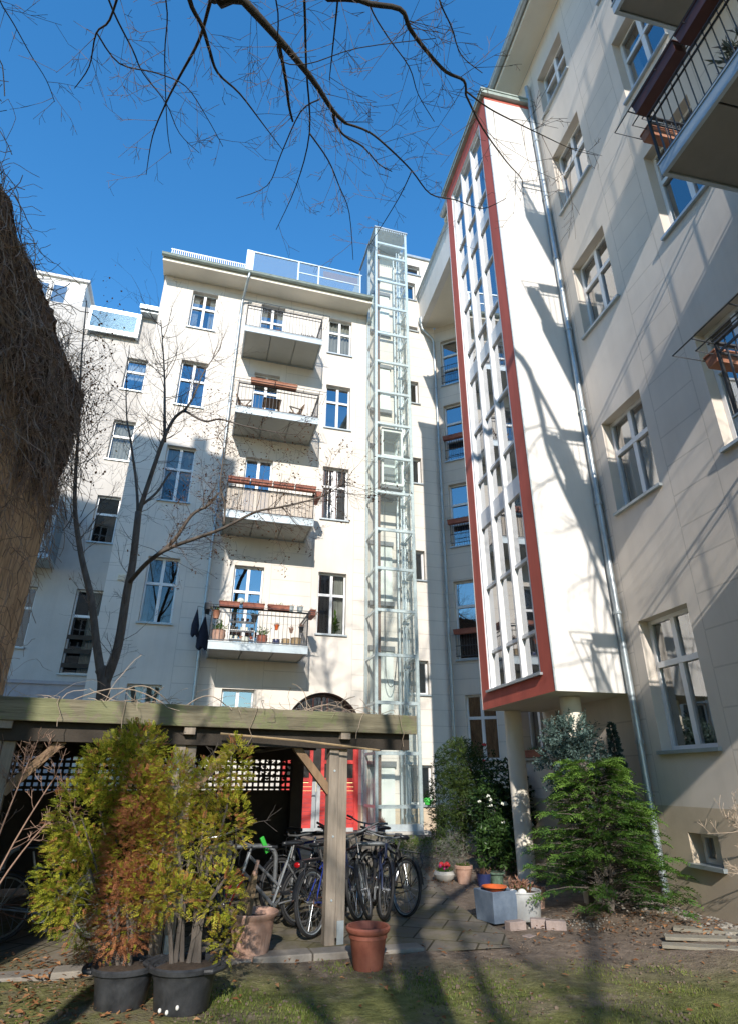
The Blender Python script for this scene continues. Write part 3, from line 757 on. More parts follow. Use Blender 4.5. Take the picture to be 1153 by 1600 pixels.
# ------------------------------------------------------------------ neighbour on the left, firewall
def neighbour():
    H = thing('neighbour_house', 'set back roughcast house left of the cream house with a white attic box', 'apartment house', nM*21, ROT_M)
    W_ = (-4.2,-3.41)
    rows = [(15.55,17.1), (12.42,14.15), (9.14,10.94)]
    ops = [(*W_,a,b) for a,b in rows] + [(-4.22,-3.36,4.66,7.44), (-6.4,-5.4,5.4,7.4), (-6.3,-5.5,9.2,11.0), (-6.3,-5.5,12.4,14.2)]
    w = MB(); wall(w, -14, -2.9, 0, 19.2, ops, dep=.2); w.quad((-14,0,19.2),(-2.9,0,19.2),(-2.9,6,19.2),(-14,6,19.2))
    w.build('wall', M['neigh'], H)
    for i, (a, b) in enumerate(rows): window(H, *W_, a, b, nx=1, tr=.38, curtain=[5,1,0][i], glass=['glass','glass_dim','glass_dim'][i])
    window(H, -4.22,-3.36,4.66,7.44, nx=1, tr=.32, curtain=4, glass='glass_dim')
    for o in ops[4:]: window(H, *o, nx=1, tr=.35)
    g = MB()
    for z in (4.85, 5.3, 5.75): g.box(-4.2, -3.4, -.06, -.03, z, z+.14)
    g.build('door_guard', M['wood_dark'], H)
    e = MB(); e.box(-4.0, -2.92, -.4, 0, 19.2, 19.45); e.box(-4.05,-2.92,-.5,-.38,19.3,19.5); e.build('eaves', M['zinc'], H)
    t = MB(); t.box(-5.9, -3.95, -.25, -.17, 17.95, 19.15); t.box(-4.03,-3.95,-.17,0,17.95,19.15); ts = t.build('terrace_front', M['galv'], H)
    p = MB(); p.box(-5.8, -4.1, -.27, -.25, 18.15, 18.95); p.build('pane', M['terraceglass'], ts)
    a = MB(); a.box(-10.5, -6.4, .3, 4, 18.6, 20.7); a.box(-10.6,-6.3,.2,4.1,20.7,20.82); at = a.build('attic', M['tower'], H)
    v = MB()
    for x in (-8.3, -7.6): v.box(x, x+.5, .27, .3, 19.3, 20.3)
    v.build('window', M['glass'], at)
    b = MB(); b.box(-6.9, -5.05, -1.1, -.003, 8.05, 8.2); bl = b.build('balcony', M['slabedge'], H)
    q = MB(); q.box(-5.09, -5.05, -1.1, -.01, 8.2, 10.2); q.build('side_panel', M['bluepanel'], bl)
    q = MB(); railing(q, [(-6.9,-1.08),(-5.1,-1.08)], 8.2, .95, .12); q.build('railing', M['darkmetal'], bl)
    wl = MB(); wl.box(-7.4, -3.1, -.6, -.4, 0, 4.25); wl.box(-7.5,-3.05,-.65,-.35,4.25,4.35)
    wl.build('porch_wall', M['outwall'], H)
    return H
def firewall():
    # long brown wall along the left side of the yard; local x runs into the depth
    o = MB(); o.box(-6, 13.0, -.2, .4, -.1, 9.75); 
    H = o.build('firewall', M['brick']); H.location = nR*-4.55 ; H.rotation_euler = (0,0, math.atan2(dR.y, dR.x))
    tag(H, 'tall brown boundary wall on the left, mostly hidden by creeper', 'wall')
    i = MB(); rg = random.Random(5)
    # matted thatch: a lumpy skin over the upper wall
    nx, nz = 150, 60
    hid = {}
    low = [7.3+.35*math.sin(k*.31)+.3*math.sin(k*.83+1)+rg.uniform(-.35,.25) for k in range(nx+1)]
    for a in range(nx+1):
        for b in range(nz+1):
            x = -5.9 + 18.9*a/nx; z = low[a] + (10.02+.06*math.sin(x*2)-low[a])*b/nz
            e = min(1, b/14)
            hid[a,b] = (x + rg.uniform(-.04,.04), -.215-e*(.05+.035*math.sin(x*2.1+z*1.3)+.025*math.sin(x*5-z*3.7)+.08*rg.random()), z + rg.uniform(-.04,.04))
    for a in range(nx):
        for b in range(nz):
            if b < 14 and rg.random() > .3+.05*b: continue
            i.quad(hid[a,b], hid[a+1,b], hid[a+1,b+1], hid[a,b+1])
    for a in range(nx):
        p, q = hid[a,nz], hid[a+1,nz]; i.quad(p, q, (q[0], .45, q[2]-.1), (p[0], .45, p[2]-.1))
    for b in range(4, nz):
        p, q = hid[nx,b], hid[nx,b+1]; i.quad(p, (p[0]+.03,.4,p[2]), (q[0]+.03,.4,q[2]), q)
    iv = i.build('creeper', M['ivymat']); iv.location = H.location; iv.rotation_euler = H.rotation_euler
    tag(iv, 'leafless brown creeper matted over the boundary wall, loose stems hanging off its end', 'climbing plant')
    s = MB()
    for k in range(5200):
        x = rg.uniform(1, 13.1); z = rg.uniform(6.8, 10.15) if rg.random() < .8 else rg.uniform(1.5, 7.2)
        p = Vector((x, -rg.uniform(.22,.36) if z > 7.3 else -rg.uniform(.21,.26), z)); d = Vector((rg.uniform(-1,1), rg.uniform(-.35,.25), rg.uniform(-1.3,.5))).normalized()
        pts = [p]; L = rg.uniform(.08,.2)
        for q in range(rg.randint(4,8)):
            d = (d + Vector((rg.uniform(-.7,.7), rg.uniform(-.3,.3), rg.uniform(-.8,.4)))).normalized()
            p = p + d*L; p.y = min(p.y, .3) ; pts.append(p.copy())
        s.tube(pts, rg.uniform(.0035,.009), 3, cap=False)
    for k in range(420):           # whiskers beyond the coping and the far end
        top = rg.random() < .6
        p = Vector((13-8*rg.random()**2, rg.uniform(-.3,.3), 10.05)) if top else Vector((13.0, rg.uniform(-.3,.3), rg.uniform(5.5,10)))
        d = (Vector((rg.uniform(-.5,.5), rg.uniform(-.6,.2), 1)) if top else Vector((1, rg.uniform(-.6,.3), rg.uniform(-.6,.5)))).normalized(); pts = [p]
        for q in range(rg.randint(4,8)):
            d = (d + Vector((rg.uniform(-.5,.5), rg.uniform(-.5,.4), rg.uniform(-.6,.3)))).normalized(); p = p + d*.11; pts.append(p.copy())
        s.tube(pts, rg.uniform(.003,.006), 3, cap=False)
    s.build('stems', M['ivystem'], iv)
    return H
def shade_house():
    H = thing('opposite_house', 'tall house behind the viewer on the left whose roof and chimney shade the yard wall', 'apartment house', (0,0,0), 0)
    X1, Y1, Z1 = -3.62, -3.0, 22.15
    w = MB()
    n = len(w.v)
    ops = [(-5.5-2.4*k, -4.5-2.4*k, z, z+1.9) for k in range(4) for z in (2,5.8,9.6,13.1,16.5)]
    # front faces +y: build in a flipped local frame
    f = MB(); wall(f, 3.62, 15, 0, Z1, [(-b,-a,c,d) for a,b,c,d in ops], dep=.2)
    f.xf(Matrix.Rotation(math.pi,4,'Z')); f.xf(Matrix.Translation((0,Y1,0)))
    w.v += f.v; w.f += f.f; w.t += f.t
    w.quad((X1,Y1,0),(X1,Y1,Z1),(X1,-14,Z1),(X1,-14,0)); w.quad((X1,Y1,Z1),(-15,Y1,Z1),(-15,-14,Z1),(X1,-14,Z1)); w.quad((-15,Y1,0),(-15,-14,0),(-15,-14,Z1),(-15,Y1,Z1)); w.quad((X1,-14,0),(X1,-14,Z1),(-15,-14,Z1),(-15,-14,0))
    w.build('wall', M['main'], H)
    for a,b,c,d in ops:
        fr = MB()
        for x in (a, (a+b)/2-.04, b-.08): fr.box(x, x+.08, Y1-.17, Y1-.11, c, d)
        for z in (c, c+1.15, d-.08): fr.box(a, b, Y1-.165, Y1-.115, z, z+.08)
        fm = fr.build('window', M['white'], H)
        g = MB(); g.quad((a,Y1-.15,c),(a,Y1-.15,d),(b,Y1-.15,d),(b,Y1-.15,c)); g.build('pane', M['dark'], fm)
    c = MB(); c.box(-5.07, -4.58, Y1-.7, Y1-.05, Z1, Z1+.5); c.build('chimney', M['brick'], H)
    return H
# ------------------------------------------------------------------ the viewer's axes (only used to trace branches at a chosen distance)
F_ = 922.9; _p, _r = R(24.406), .004845
_F = Vector((0, math.cos(_p), math.sin(_p))); _U0 = Vector((0, -math.sin(_p), math.cos(_p))); _R0 = Vector((1,0,0))
_RT = _R0*math.cos(_r) + _U0*math.sin(_r); _UP = _U0*math.cos(_r) - _R0*math.sin(_r)
def ray(x, y): return _F + _RT*((x-576.5)/F_) - _UP*((y-800)/F_)
def at_z(x, y, z):
    r = ray(x, y); return EYE + r*((z-EYE.z)/r.z)
def at_y(x, y, Y):
    r = ray(x, y); return EYE + r*(Y/r.y)

# ------------------------------------------------------------------ ground
def ground():
    g = MB(); rg = random.Random(3)
    xs = [-60,-30,-18]+[-12+.2*k for k in range(0,111)]+[12,20,40,60]; ys = [-60,-30,-15,-8,-4,0,2,3.5]+[4.2+.16*k for k in range(0,90)]+[20,24,40,80]
    idx = {}
    for i, x in enumerate(xs):
        for j, y in enumerate(ys):
            n = 0
            if -6 < x < 6 and 4 < y < 19:
                n = .018*math.sin(x*3.1+1.3*y)*math.sin(y*2.3-.7*x) + rg.uniform(-.008,.008)
                if pav_l(y) < x < pav_r(y): n = -.012
            idx[i,j] = len(g.v); g.v.append((x, y, gz(x,y)+n))
    for i in range(len(xs)-1):
        for j in range(len(ys)-1): g.face(idx[i,j], idx[i+1,j], idx[i+1,j+1], idx[i,j+1])
    o = g.build('ground', M['ground'], smooth=True); tag(o, kind='structure')
    p = MB(); rows = []
    y = 6.6
    ys = []
    while y < 17.6: ys.append(y); y += .2
    for y in ys:
        a, b = pav_l(y), pav_r(y); n = 28
        rows.append([(a+(b-a)*k/n, y if y > 6.7 or True else y, gz(a+(b-a)*k/n, y)+.02*sstep(7.5,9.5,y)) for k in range(n+1)])
    for r1, r2 in zip(rows, rows[1:]):
        for k in range(len(r1)-1): p.quad(r1[k], r1[k+1], r2[k+1], r2[k])
    o = p.build('path', M['paving'], smooth=True); tag(o, kind='structure')
    k = MB(); a, b = Vector((-4.6,6.08,0)), Vector((.62,7.62,0)); n = 9; d = (b-a)/n; w = Vector((-d.y, d.x, 0)).normalized()*.24
    for i in range(n):
        p_ = a+d*i+d*.012; q_ = a+d*(i+1)-d*.012; z = .045+.012*math.sin(i*2.2)
        c = [p_, q_, q_+w, p_+w]; base = len(k.v)
        k.v += [(c_.x, c_.y, -.03) for c_ in c] + [(c_.x, c_.y, z) for c_ in c]
        for q in ((4,5,6,7),(0,1,5,4),(1,2,6,5),(2,3,7,6),(3,0,4,7)): k.face(*[base+t for t in q])
    o = k.build('kerb', M['kerb'], bevel=.012); tag(o, kind='structure')
def pav_l(y): return -4.55 if y > 6.2 else -4.5
def pav_r(y):
    kn = [(6.4,-3.4),(7.0,-1.5),(7.55,.35),(7.7,1.55),(8.4,1.62),(9.0,1.5),(10,1.3),(12.3,1.15),(14,1.0),(15.6,1.2),(18,1.3)]
    for (a, u), (b, v) in zip(kn, kn[1:]):
        if y <= b: return u + (v-u)*max(0, (y-a))/(b-a)
    return kn[-1][1]

def grass_and_litter():
    rg = random.Random(11)
    g = MB(); n = 0
    while n < 16000:
        x, y = rg.uniform(-2.6, 4.6), rg.uniform(5.2, 7.7)
        den = .35+.6*math.sin(x*2.3+.6)*math.sin(y*3.1+x)+.4*math.sin(x*6.1+y*4)*math.sin(x*1.7-y*5)
        if y > 7.0: den -= (y-7.0)*1.6
        if x < -1.2: den -= .35
        if x > 1.6 and y < 6.6: den += .35
        if rg.random() > den: continue
        if y > 6.3 + (x+4)*.285 and x < .6: continue
        n += 1; h = rg.uniform(.010,.030)*(1.3 if den > .95 else 1); a = rg.uniform(0,6.28); w = .0045
        p = Vector((x, y, gz(x,y)-.006)); s_ = Vector((math.cos(a)*w, math.sin(a)*w, 0)); ln = Vector((rg.uniform(-.6,.6), rg.uniform(-.6,.6), 1))*h
        g.cur = max(.01, min(1, rg.gauss(.5 if x < 1.5 else .68, .2))); g.poly([p-s_, p+s_, p+ln])
    o = g.build('grass', M['grass']); tag(o, 'thin mossy spring grass in the bare foreground soil', 'grass', kind='stuff')
    l = MB()
    def leaf(x, y, z, s, tint):
        a = rg.uniform(0,6.28); l.cur = tint
        d = Vector((math.cos(a), math.sin(a), rg.uniform(-.25,.35)))*s; e = Vector((-math.sin(a), math.cos(a), rg.uniform(-.3,.5)))*s*.55
        p = Vector((x,y,z)); m = p + Vector((0,0,s*rg.uniform(.05,.35)))
        l.poly([p-d, m+e*.8-d*.1, p+d]); l.poly([p-d, p+d, m-e*.8+d*.05])
    for k in range(2300):
        r = rg.random()
        if r < .55: x, y = rg.uniform(-4.2,-1.5), rg.uniform(5.2,7.4); 
        elif r < .72: x, y = rg.gauss(3.2,.8), rg.gauss(8.6,.5)
        elif r < .85: x, y = rg.uniform(-1.4,4.5), rg.uniform(5.3,8.4)
        else: x, y = rg.uniform(.9,3.3), rg.gauss(12.4,.5)
        if 6.1-(x*nR.x+y*nR.y) < .1: continue
        leaf(x, y, gz(x,y)+.022+rg.uniform(0,.02), rg.uniform(.010,.040), rg.uniform(.05,1))
    o = l.build('fallen_leaves', M['deadleaf']); tag(o, 'dry brown leaves scattered over soil and kerb', 'leaves', kind='stuff')
    s = MB()
    for k in range(620):
        t = rg.uniform(6.6, 10.2); off = abs(rg.gauss(0,.28))+.05
        p = nR*(6.1-off) + dR*t; r = rg.uniform(.012,.036)
        s.ball((p.x, p.y, gz(p.x,p.y)+r*.1), r, 6, 4, rg.uniform(.5,.8))
    for k in range(200):
        p = Vector((rg.gauss(2.55,.35), rg.gauss(9.0,.25), 0)); r = rg.uniform(.007,.018); s.ball((p.x,p.y,gz(p.x,p.y)+r*.3), r, 6, 4, .7)
    o = s.build('gravel', M['gravel'], smooth=True); tag(o, 'grey gravel strip along the foot of the right wall', 'gravel', kind='stuff')
    s = MB()
    for k in range(2600):
        x, y = rg.uniform(-3.6,4.6), rg.uniform(5.2,9.2)
        if pav_l(y) < x < pav_r(y) or (y > 6.0+(x+4.6)*.295 and x < .6): continue
        if 6.1-(x*nR.x+y*nR.y) < .1: continue
        r = rg.uniform(.004,.016)*(1.6 if rg.random() < .06 else 1); s.ball((x, y, gz(x,y)+r*.1), r, 5, 3, rg.uniform(.5,.9))
    o = s.build('soil_crumbs', M['clod']); tag(o, 'crumbs of bare soil and small stones in the foreground', 'soil', kind='stuff')

# ------------------------------------------------------------------ pergola / bike shelter
def shelter():
    T = thing('bike_shelter', 'low timber bike shelter with a mossy front beam and flat roof', 'shelter', P0, ROT_P)
    b = MB(); b.box(-4.7, .99, -.055, 0, 2.185, 2.412)
    bm = b.build('front_beam', M['wood_beam'], T, bevel=.006)
    j = MB()
    for i, (y, e) in enumerate(((.06,.93),(.95,.9),(1.9,.92),(2.9,.9),(3.8,.93),(4.6,.93))):
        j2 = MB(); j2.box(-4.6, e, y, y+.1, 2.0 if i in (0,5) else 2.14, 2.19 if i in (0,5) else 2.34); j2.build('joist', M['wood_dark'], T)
    for x in (-3.64,-1.83,.03):
        r = MB(); r.box(x-.06, x+.06, -.03, 4.75, 2.105 if x > -3 else 2.11, 2.183); r.build('rafter', M['wood_post'], T)
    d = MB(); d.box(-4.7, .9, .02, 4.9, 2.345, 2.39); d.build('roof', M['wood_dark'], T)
    for x in (-3.64, -1.83, -.0):
        p = MB(); p.box(x-.125, x-.006, .1, .22, 0, 2.1 if False else 1.998); p.box(x+.004, x+.115, .125, .235, .06, 1.998)
        po = p.build('post', M['wood_post'], T, bevel=.005)
        for z in (.42, 1.05, 1.75): bo = MB(); bo.tube([(x-.06,.1,z),(x-.06,.09,z)], .013, 8); bo.build('bolt', M['galv'], po)
        bo = MB(); bo.box(x+.02, x+.10, .11, .123, .0, .22); bo.build('post_shoe', M['galv'], po)
        for sx in (-1, 1):
            if sx == 1 and x > -1: continue
            br = MB(); br.bar((x+sx*.1,.16,1.52), (x+sx*.55,.16,2.02), .09, .06, up=(0,1,0)); br.build('brace', M['wood_brace'], T)
    for x in (-4.4, -1.9, .86):
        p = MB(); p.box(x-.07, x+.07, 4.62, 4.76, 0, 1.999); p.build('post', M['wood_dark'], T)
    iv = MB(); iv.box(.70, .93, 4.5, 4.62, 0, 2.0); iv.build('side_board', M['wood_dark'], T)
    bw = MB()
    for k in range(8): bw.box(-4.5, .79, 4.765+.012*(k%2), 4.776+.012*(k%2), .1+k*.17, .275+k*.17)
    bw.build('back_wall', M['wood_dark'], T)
    lt = MB()
    for k in range(51): lt.box(-4.5+k*.105, -4.462+k*.105, 4.765, 4.78, 1.47, 2.0)
    for k in range(6): lt.box(-4.5, .79, 4.752, 4.764, 1.49+k*.1, 1.535+k*.1)
    rl = random.Random(9)
    for k in range(520):
        x = rl.uniform(-4.5,.79); q = Vector((x, 4.72+rl.uniform(-.03,.03), 2.0-.5*rl.random()**1.6*(.5+.5*math.sin(x*2.6)))); e = Vector((rl.gauss(0,1),rl.gauss(0,.4),rl.gauss(0,1))).normalized()*rl.uniform(.02,.05); f = Vector((-e.z,0,e.x))*.6; lt.quad(q-e,q+f,q+e,q-f)
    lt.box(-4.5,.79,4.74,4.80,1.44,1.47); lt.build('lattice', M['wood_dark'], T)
    # side wall on the left
    lw = MB(); lw.box(-4.75, -4.7, .3, 4.7, 0, 1.7); lw.build('side_wall', M['outwall'], T)
    c = MB(); a = Wp(-1.5,-.075,2.12); e = Wp(.45,-.075,1.985); m = a.lerp(e,.5)+Vector((0,0,.015)); c.tube([a,m,e], .012, 6)
    o = c.build('bamboo_cane', M['bamboo']); tag(o, 'long thin pale cane wedged under the mossy shelter beam', 'cane')
    # dry creeper on the roof
    rg = random.Random(21); v = MB()
    for k in range(130):
        x = rg.uniform(-4.3,.75); p = Wp(x, rg.uniform(.0,.6), 2.41)
        if rg.random() < .35: x = rg.choice([-2.6,-.35,-.1,.1]) + rg.gauss(0,.28); p = Wp(x, rg.uniform(.0,.5), 2.41)
        d_ = Vector((rg.uniform(-1,1), rg.uniform(-.6,.3), rg.uniform(.0,.35))).normalized(); pts = [p]; L = rg.uniform(.04,.10)
        for q in range(rg.randint(3,7)):
            d_ = (d_ + Vector((rg.uniform(-.6,.6), rg.uniform(-.4,.4), rg.uniform(-.45,.22)))).normalized(); p = p+d_*L
            if p.z < 2.42 and (p-P0).dot(nP) > -.07: p.z = 2.425
            pts.append(p.copy())
        v.tube(pts, rg.uniform(.002,.0045), 3, cap=False)
    for x, l in ((-2.55,.5),(-1.1,.42),(.25,.32),(.72,.4),(-3.2,.3)):
        p = Wp(x,-.08,2.43); pts = [p]
        for q in range(5): p = p + Vector((rg.uniform(-.04,.04), rg.uniform(-.02,.0), -l/5)); pts.append(p.copy())
        v.tube(pts, .004, 3, cap=False)
    for x0, w_, h in ((-3.1,1.0,.16),(-2.75,.7,.2),(-1.9,.5,.13),(-.5,.7,.1)):
        pts = [Wp(x0+w_*k/8, .1, 2.41+h*math.sin(math.pi*k/8)) for k in range(9)]; v.tube(pts, .006, 4, cap=False)
    o = v.build('roof_creeper', M['twig_pale']); tag(o, 'dry leafless creeper sprawling along the top of the mossy beam', 'climbing plant')

# ------------------------------------------------------------------ bicycles
def bicycle(label, front, rear, frame='bblack', second=None, steer=0, lean=0, step=False, rack=False, basket=False, light=False, guards=True, wr=.335, riser=0, drop=False, lock=False, whitewall=False, fork=None):
    f, r_ = Vector((*front,0)), Vector((*rear,0)); wb = 1.04; d = (f-r_).normalized(); mid = (f+r_)/2
    T = thing('bicycle', label, 'bicycle', (mid.x, mid.y, gz(mid.x,mid.y)+.022), math.atan2(d.y, d.x), 'bicycles parked at the shelter')
    T.rotation_euler = (lean, 0, math.atan2(d.y, d.x))
    xr, xf = -wb/2, wb/2
    hb, ht = Vector((xf-.17,0,.62)), Vector((xf-.24,0,.82)); bb = Vector((xr+.43,0,.27)); st = Vector((xr+.27,0,.72))
    S = Matrix.Translation(hb) @ Matrix.Rotation(steer, 4, (ht-hb).normalized()) @ Matrix.Translation(-hb)
    fm = MB()
    if step:
        fm.tube([hb+Vector((-.01,0,.02)), bb], .021, 8); fm.tube([ht+Vector((0,0,-.02)), bb.lerp(st,.42)], .017, 8)
    else:
        fm.tube([hb+Vector((-.01,0,.02)), bb], .021, 8); fm.tube([ht+Vector((0,0,-.02)), st+Vector((0,0,-.03))], .017, 8)
    fm.tube([hb+Vector((0,0,-.02)), ht+Vector((0,0,.02))], .021, 8)
    fo = fm.build('frame', M[frame], T, smooth='auto')
    f2 = MB(); f2.tube([bb, st], .016, 8)
    for s in (-1,1):
        f2.tube([bb+Vector((0,s*.03,0)), (xr,s*.06,wr)], .010, 6); f2.tube([st+Vector((0,s*.02,-.04)), (xr,s*.06,wr)], .009, 6)
    f2.build('rear_triangle', M[second or frame], fo, smooth='auto')
    fk = MB(); fk.tube([ht, hb], .016, 8)
    for s in (-1,1): fk.tube([hb, hb+Vector((.01,s*.055,-.03)), (xf-.05,s*.055,wr+.12), (xf,s*.055,wr)], .012, 6)
    fk.xf(S); fk.build('fork', M[fork or frame], T, smooth='auto')
    for x, SS in ((xr, None), (xf, S)):
        ty = MB(); ty.torus((x,0,wr), wr-.02, .021, n=36, m=8)
        if SS: ty.xf(SS)
        to = ty.build('wheel', M['tyre'], T, smooth=True)
        rm = MB(); rm.torus((x,0,wr), wr-.048, .012, n=36, m=6, sc=1.0)
        rm.tube([(x,-.05,wr),(x,.05,wr)], .02, 8)
        for k in range(20):
            a = 2*math.pi*k/20; s = 1 if k % 2 else -1; b = a+.35*(1 if k%4 < 2 else -1)
            rm.tube([(x+.018*math.cos(b), s*.028, wr+.018*math.sin(b)), (x+(wr-.05)*math.cos(a), 0, wr+(wr-.05)*math.sin(a))], .0022, 3, cap=False)
        if SS: rm.xf(SS)
        rm.build('rim', M['chrome'], to, smooth='auto')
        if whitewall:
            ww = MB(); ww.torus((x,0,wr), wr-.025, .0185, n=36, m=6, sc=1.05)
            if SS: ww.xf(SS)
            ww.build('reflective_band', M['galv'], to, smooth=True)
        if guards:
            gd = MB(); pr = []
            for k in range(13):
                a = R(20 if x == xr else 35) + R(150 if x == xr else 120)*k/12
                pr.append((x+(wr+.022)*math.cos(a), wr+(wr+.022)*math.sin(a)))
            for (ax, az), (bx, bz) in zip(pr, pr[1:]):
                gd.quad((ax,-.028,az),(bx,-.028,bz),(bx,.0,bz+.012),(ax,0,az+.012)); gd.quad((ax,0,az+.012),(bx,0,bz+.012),(bx,.028,bz),(ax,.028,az))
            if SS: gd.xf(SS)
            gd.build('mudguard', M['bblack'], T)
    # handlebar
    hbm = MB(); c = ht + Vector((-.03,0,.10+riser)); hbm.tube([ht, c], .013, 8)
    if drop:
        hbm.tube([c+Vector((-.18,-.29,.02)), c+Vector((-.05,-.25,.03)), c+Vector((.05,-.1,.01)), c+Vector((.03,0,0)), c+Vector((.05,.1,.01)), c+Vector((-.05,.25,.03)), c+Vector((-.18,.29,.02))], .011, 8)
        ga = [(c+Vector((-.18,s*.29,.02)), c+Vector((-.28,s*.30,-.0))) for s in (-1,1)]
    else:
        hbm.tube([c+Vector((-.06,-.27,.03)), c+Vector((.05,-.10,0)), c+Vector((.05,.10,0)), c+Vector((-.06,.27,.03))], .012, 8)
        ga = [(c+Vector((-.05,s*.23,.026)), c+Vector((-.09,s*.33,.036))) for s in (-1,1)]
    hbm.xf(S); ho = hbm.build('handlebar', M['chrome' if drop else 'greylock'], T, smooth='auto')
    gr = MB()
    for a, b in ga:
        gr.tube([a, b], .017, 8); gr.tube([a+Vector((.0,0,-.01)), a+Vector((.05,0,-.03)), b+Vector((.05,0,-.035))], .006, 5)
    gr.xf(S); gr.build('grip', M['bblack'], ho, smooth='auto')
    cb = MB(); cb.tube([c+Vector((0,.12,0)), c+Vector((.12,.08,-.05)), hb+Vector((.05,.02,.05)), hb+Vector((-.1,.01,-.05))], .003, 4); cb.tube([c+Vector((0,-.12,0)), c+Vector((.13,-.06,-.03)), hb+Vector((.06,-.02,.1)), hb+Vector((-.1,-.01,0))], .003, 4)
    cb.xf(S); cb.build('brake_cable', M['bblack'], ho)
    # saddle and post
    sp = MB(); top = st + Vector((-.045,0,.15)); sp.tube([st, top], .0125, 8); so = sp.build('seat_post', M['chrome'], T, smooth='auto')
    sd = MB(); n = 10
    prof = [(-.13,.072,.02),(-.10,.082,.03),(-.05,.07,.028),(.02,.038,.022),(.09,.024,.018),(.14,.016,.008)]
    for k, (x, w, z) in enumerate(prof):
        for q in range(n):
            a = 2*math.pi*q/n; sd.v.append((top.x+x, w*math.cos(a), top.z+.03+z*.6+(.022 if math.sin(a) > 0 else .03)*math.sin(a)))
    for k in range(len(prof)-1):
        for q in range(n): sd.face(k*n+q, k*n+(q+1)%n, (k+1)*n+(q+1)%n, (k+1)*n+q)
    sd.face(*range(n-1,-1,-1)); sd.face(*range((len(prof)-1)*n, len(prof)*n)); sd.build('saddle', M['bblack'], T, smooth=True)
    # drive
    dr = MB(); dr.torus((bb.x,-.05,bb.z), .085, .006, n=24, m=5); dr.tube([bb+Vector((0,-.06,0)), bb+Vector((0,.06,0))], .02, 8)
    dr.bar(bb+Vector((0,-.065,0)), bb+Vector((.10,-.065,-.13)), .02, .012); dr.bar(bb+Vector((0,.065,0)), bb+Vector((-.10,.065,.13)), .02, .012)
    do = dr.build('crank', M['greylock'], T, smooth='auto')
    pd = MB(); pd.box(bb.x+.05,bb.x+.15,-.16,-.075,bb.z-.145,bb.z-.12); pd.box(bb.x-.15,bb.x-.05,.075,.16,bb.z+.12,bb.z+.145); pd.build('pedal', M['bblack'], do)
    ch = MB(); ch.tube([(bb.x,-.05,bb.z+.088),(xr,-.05,wr+.035)], .006, 4); ch.tube([(bb.x,-.05,bb.z-.088),(xr,-.05,wr-.035)], .006, 4); ch.torus((xr,-.05,wr), .036, .006, n=16, m=4); ch.build('chain', M['rust'], T)
    ks = MB(); ks.tube([(xr+.14,.07,wr-.04),(xr+.10,.17,.03),(xr+.13,.19,.015)], .009, 6); ks.build('kickstand', M['greylock'], T)
    if rack:
        rk = MB(); z = 2*wr+.08
        for y in (-.06,0,.06): rk.tube([(xr-.22,y,z),(xr+.22,y,z)], .006, 5)
        for x in (-.2,-.05,.1,.2): rk.tube([(xr+x,-.06,z),(xr+x,.06,z)], .005, 5)
        for s in (-1,1):
            rk.tube([(xr+.05,s*.06,z),(xr,s*.07,wr)], .006, 5); rk.tube([(xr-.18,s*.06,z),(xr-.24,s*.075,z-.12),(xr-.12,s*.075,z-.28),(xr,s*.07,wr)], .006, 5)
        ro = rk.build('rack', M['bblack'], T, smooth='auto')
        if light:
            lt = MB(); lt.box(xr-.27,xr-.21,-.065,.065,z-.05,z+.02); lt.box(xr-.22,xr+.15,-.07,.07,z+.004,z+.025); lt.build('rack_plate', M['bblack'], ro, bevel=.01)
            rl = MB(); rl.lathe([(.001,.012),(.03,.008),(.036,0)], 14, (0,0,0), 1.15, .8); rl.xf(Matrix.Translation((xr-.271,0,z-.015)) @ Matrix.Rotation(R(-90),4,'Y') @ Matrix.Rotation(R(90),4,'Z')); rl.build('rear_light', M['redlens'], ro, smooth=True)
    if basket:
        bk = MB(); c2 = ht + Vector((.22,0,.02)); n=28
        ring = lambda w,l,z: [(c2.x+x*l, y*w, c2.z+z) for x,y in ((-1,-1),(1,-1),(1,1),(-1,1))]
        a_, b_ = ring(.15,.11,-.17), ring(.19,.15,.09)
        for k in range(4):
            k2=(k+1)%4
            bk.quad(a_[k],a_[k2],b_[k2],b_[k]); bk.bar(b_[k],b_[k2],.016)
        bk.quad(*a_); bk.xf(S); bk.build('basket', M['wicker'], T)
    if lock:
        lk = MB(); q = c+Vector((-.05,.12,.02)); lk.bar(q+Vector((0,0,.07)), q+Vector((-.10,.0,-.10)), .05, .03, up=(0,1,0)); lk.build('lime_grip_light', M['lime'], T, bevel=.006)
    return T

def bike_stand(label, a, b, h=.85, r=.03):
    a, b = Vector((*a,0)), Vector((*b,0)); m = MB(); z0 = gz(a.x,a.y); d = (b-a).normalized(); pts = [a+Vector((0,0,z0))]; rr = .16
    for k in range(7):
        t = math.pi/2*k/6; pts.append(a+d*(rr-rr*math.cos(t))+Vector((0,0,z0+h-rr+rr*math.sin(t))))
    for k in range(7):
        t = math.pi/2*k/6; pts.append(b-d*(rr-rr*math.sin(t))+Vector((0,0,z0+h-rr+rr*math.cos(t))))
    pts.append(b+Vector((0,0,z0))); m.tube(pts, r, 10)
    o = m.build('bike_stand', M['greylock'], smooth='auto'); tag(o, label, 'bike stand', 'tubular bike stands')

